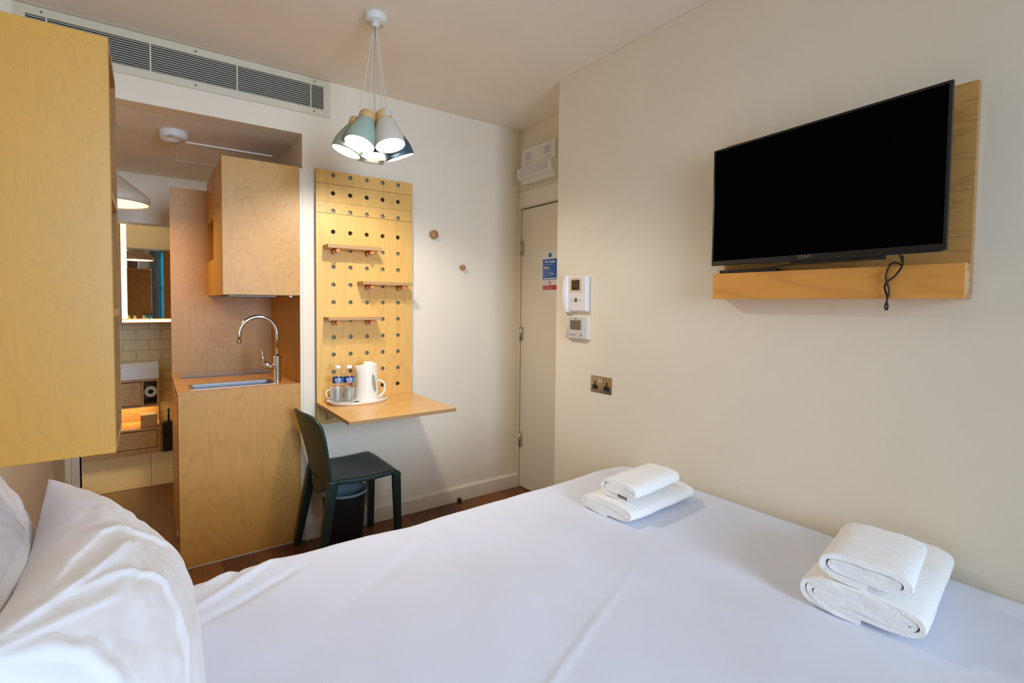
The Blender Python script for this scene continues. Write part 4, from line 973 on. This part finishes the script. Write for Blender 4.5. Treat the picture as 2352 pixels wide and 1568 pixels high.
pillow('bed_pillow', 'front white pillow with a pointed corner, leaning at the bed head', (.062, 0, .612), (-.200, 0, .945), 1.205, .372, .105, 1.3, M['pillow'], .17, .75, [
    ([(.93, -.61), (.90, -.27), (.77, .05), (.49, .25), (.16, .36), (-.3, .42)], .009, 0.024),
    ([(.98, -.93), (.82, -.59), (.62, -.22), (.50, .0)], .009, 0.021),
    ([(.80, -.60), (.51, -.37), (.29, -.28), (.02, -.24), (-.15, -.36), (-.33, -.53), (-.52, -.74)], .009, 0.020),
    ([(.98, -.98), (.83, -.97), (.66, -.92), (.46, -.89), (.2, -.92), (-.05, -.99)], .009, 0.020),
    ([(.95, -1.0), (.83, -.88), (.61, -.69), (.38, -.51)], .006, 0.022),
    ([(.72, -.44), (.54, -.13), (.27, .20)], .007, 0.019)])
pillow('bed_pillow', 'rear white pillow propped behind the front one', (-.205, 0, .64), (-.322, 0, 1.02), 1.205, .395, .075, 4.1, M['pillow'], .07, .6)

# ================================================================== TOWELS
def towel(name, lab, x0, x1, y0, y1, z0, h, turns, seed, yaw=0, base_z=None):
    """a towel folded over on itself: flat spiral section in y-z, run along x"""
    t = thing(name, lab, 'towel', ((x0+x1)/2, (y0+y1)/2, z0), 'folded white towels on the bed')
    cx, cy = (x0+x1)/2, (y0+y1)/2; W = (y1-y0)/2; H = h/2
    th_ = h/(2*turns+.9)                        # sheet thickness
    # centre line: nested stadium, radius shrinking one layer per turn
    path = []; steps = 44; total = turns+.48
    for k in range(int(total*steps)+1):
        q = k/steps; sh = q*th_*1.02; a = 2*PI*q - PI*.5    # starts at the bottom right
        hh = max(H-th_/2-sh, th_*.30); ww = max(W-th_/2-sh*1.2, th_*.8)
        c_, s_ = math.cos(a), math.sin(a); e = .52
        yy = -ww*math.copysign(abs(c_)**e, c_)*-1; zz = hh*math.copysign(abs(s_)**(.75), s_)
        path.append((yy, zz))
    nseg = 34; q = MB()
    ca, sa = math.cos(yaw), math.sin(yaw)
    rows = []
    for side in (1, -1):
        pts = []
        for i, (yy, zz) in enumerate(path):
            a = path[max(i-1, 0)]; b = path[min(i+1, len(path)-1)]; ty_, tz = b[0]-a[0], b[1]-a[1]; l = math.hypot(ty_, tz) or 1
            pts.append((yy - side*tz/l*-th_*.46, zz + side*ty_/l*-th_*.46))
        rows.append(pts)
    loop = rows[0]+rows[1][::-1]; n = len(loop); rings = []
    for s in range(nseg+1):
        f = s/nseg; ring = []
        endr = min(1, (min(f, 1-f)*nseg)/1.2)
        for k, (yy, zz) in enumerate(loop):
            lx = (f-.5)*(x1-x0)
            wv_ = noise.noise(Vector((lx*9+seed, yy*9, zz*30+seed)))*.0035 + noise.noise(Vector((k*.11, seed, 0)))*.007*(1-endr*.5) 
            sc2 = 1-.02*(1-endr)
            Y = yy*sc2 + wv_*.6; Z = zz*sc2 + wv_*.6 + .0015*noise.noise(Vector((lx*40, yy*40, seed)))
            X = lx + .004*noise.noise(Vector((yy*20, zz*60, seed+f*2)))*(1 if f < .5 else -1)
            ring.append(q.bm.verts.new((cx+X*ca-Y*sa, cy+X*sa+Y*ca, z0+H+max(Z, -H))))
        rings.append(ring)
    for A, B_ in zip(rings, rings[1:]):
        for k in range(n):
            q.bm.faces.new((A[k], A[(k+1) % n], B_[(k+1) % n], B_[k])).smooth = True
    m_ = len(path)
    for ring in (rings[0], rings[-1]):
        for i in range(m_-1):
            q.bm.faces.new((ring[i], ring[i+1], ring[n-2-i], ring[n-1-i]))
    q.build('folded_cloth', M['terry'], t)
    # woven border band near the visible end
    return t
towel('bath_towel', 'larger folded white towel at the bottom of the far stack', 1.358, 1.762, 1.122, 1.366, .603, .064, 3, 1.0, .05)
t2 = towel('hand_towel', 'smaller folded white towel with a label, top of the far stack', 1.398, 1.690, 1.134, 1.308, .664, .076, 2, 2.2, .08)
towel('bath_towel', 'larger folded white towel at the bottom of the near stack', 1.412, 1.884, .352, .628, .600, .088, 3, 3.1, .12)
towel('hand_towel', 'smaller folded white towel on top of the near stack', 1.424, 1.695, .372, .582, .684, .080, 2, 4.7, .15)
tg = B(1.388, 1.3905, 1.160, 1.207, .676, .694).build('label_tag', M['paper'], t2, bevel=.0005)
text('lettering', 'FENNZ', .0135, M['dtext'], tg, (1.3875, 1.1835, .6855), (0, -1, 0), (0, 0, 1), .0004, bold=.0004)
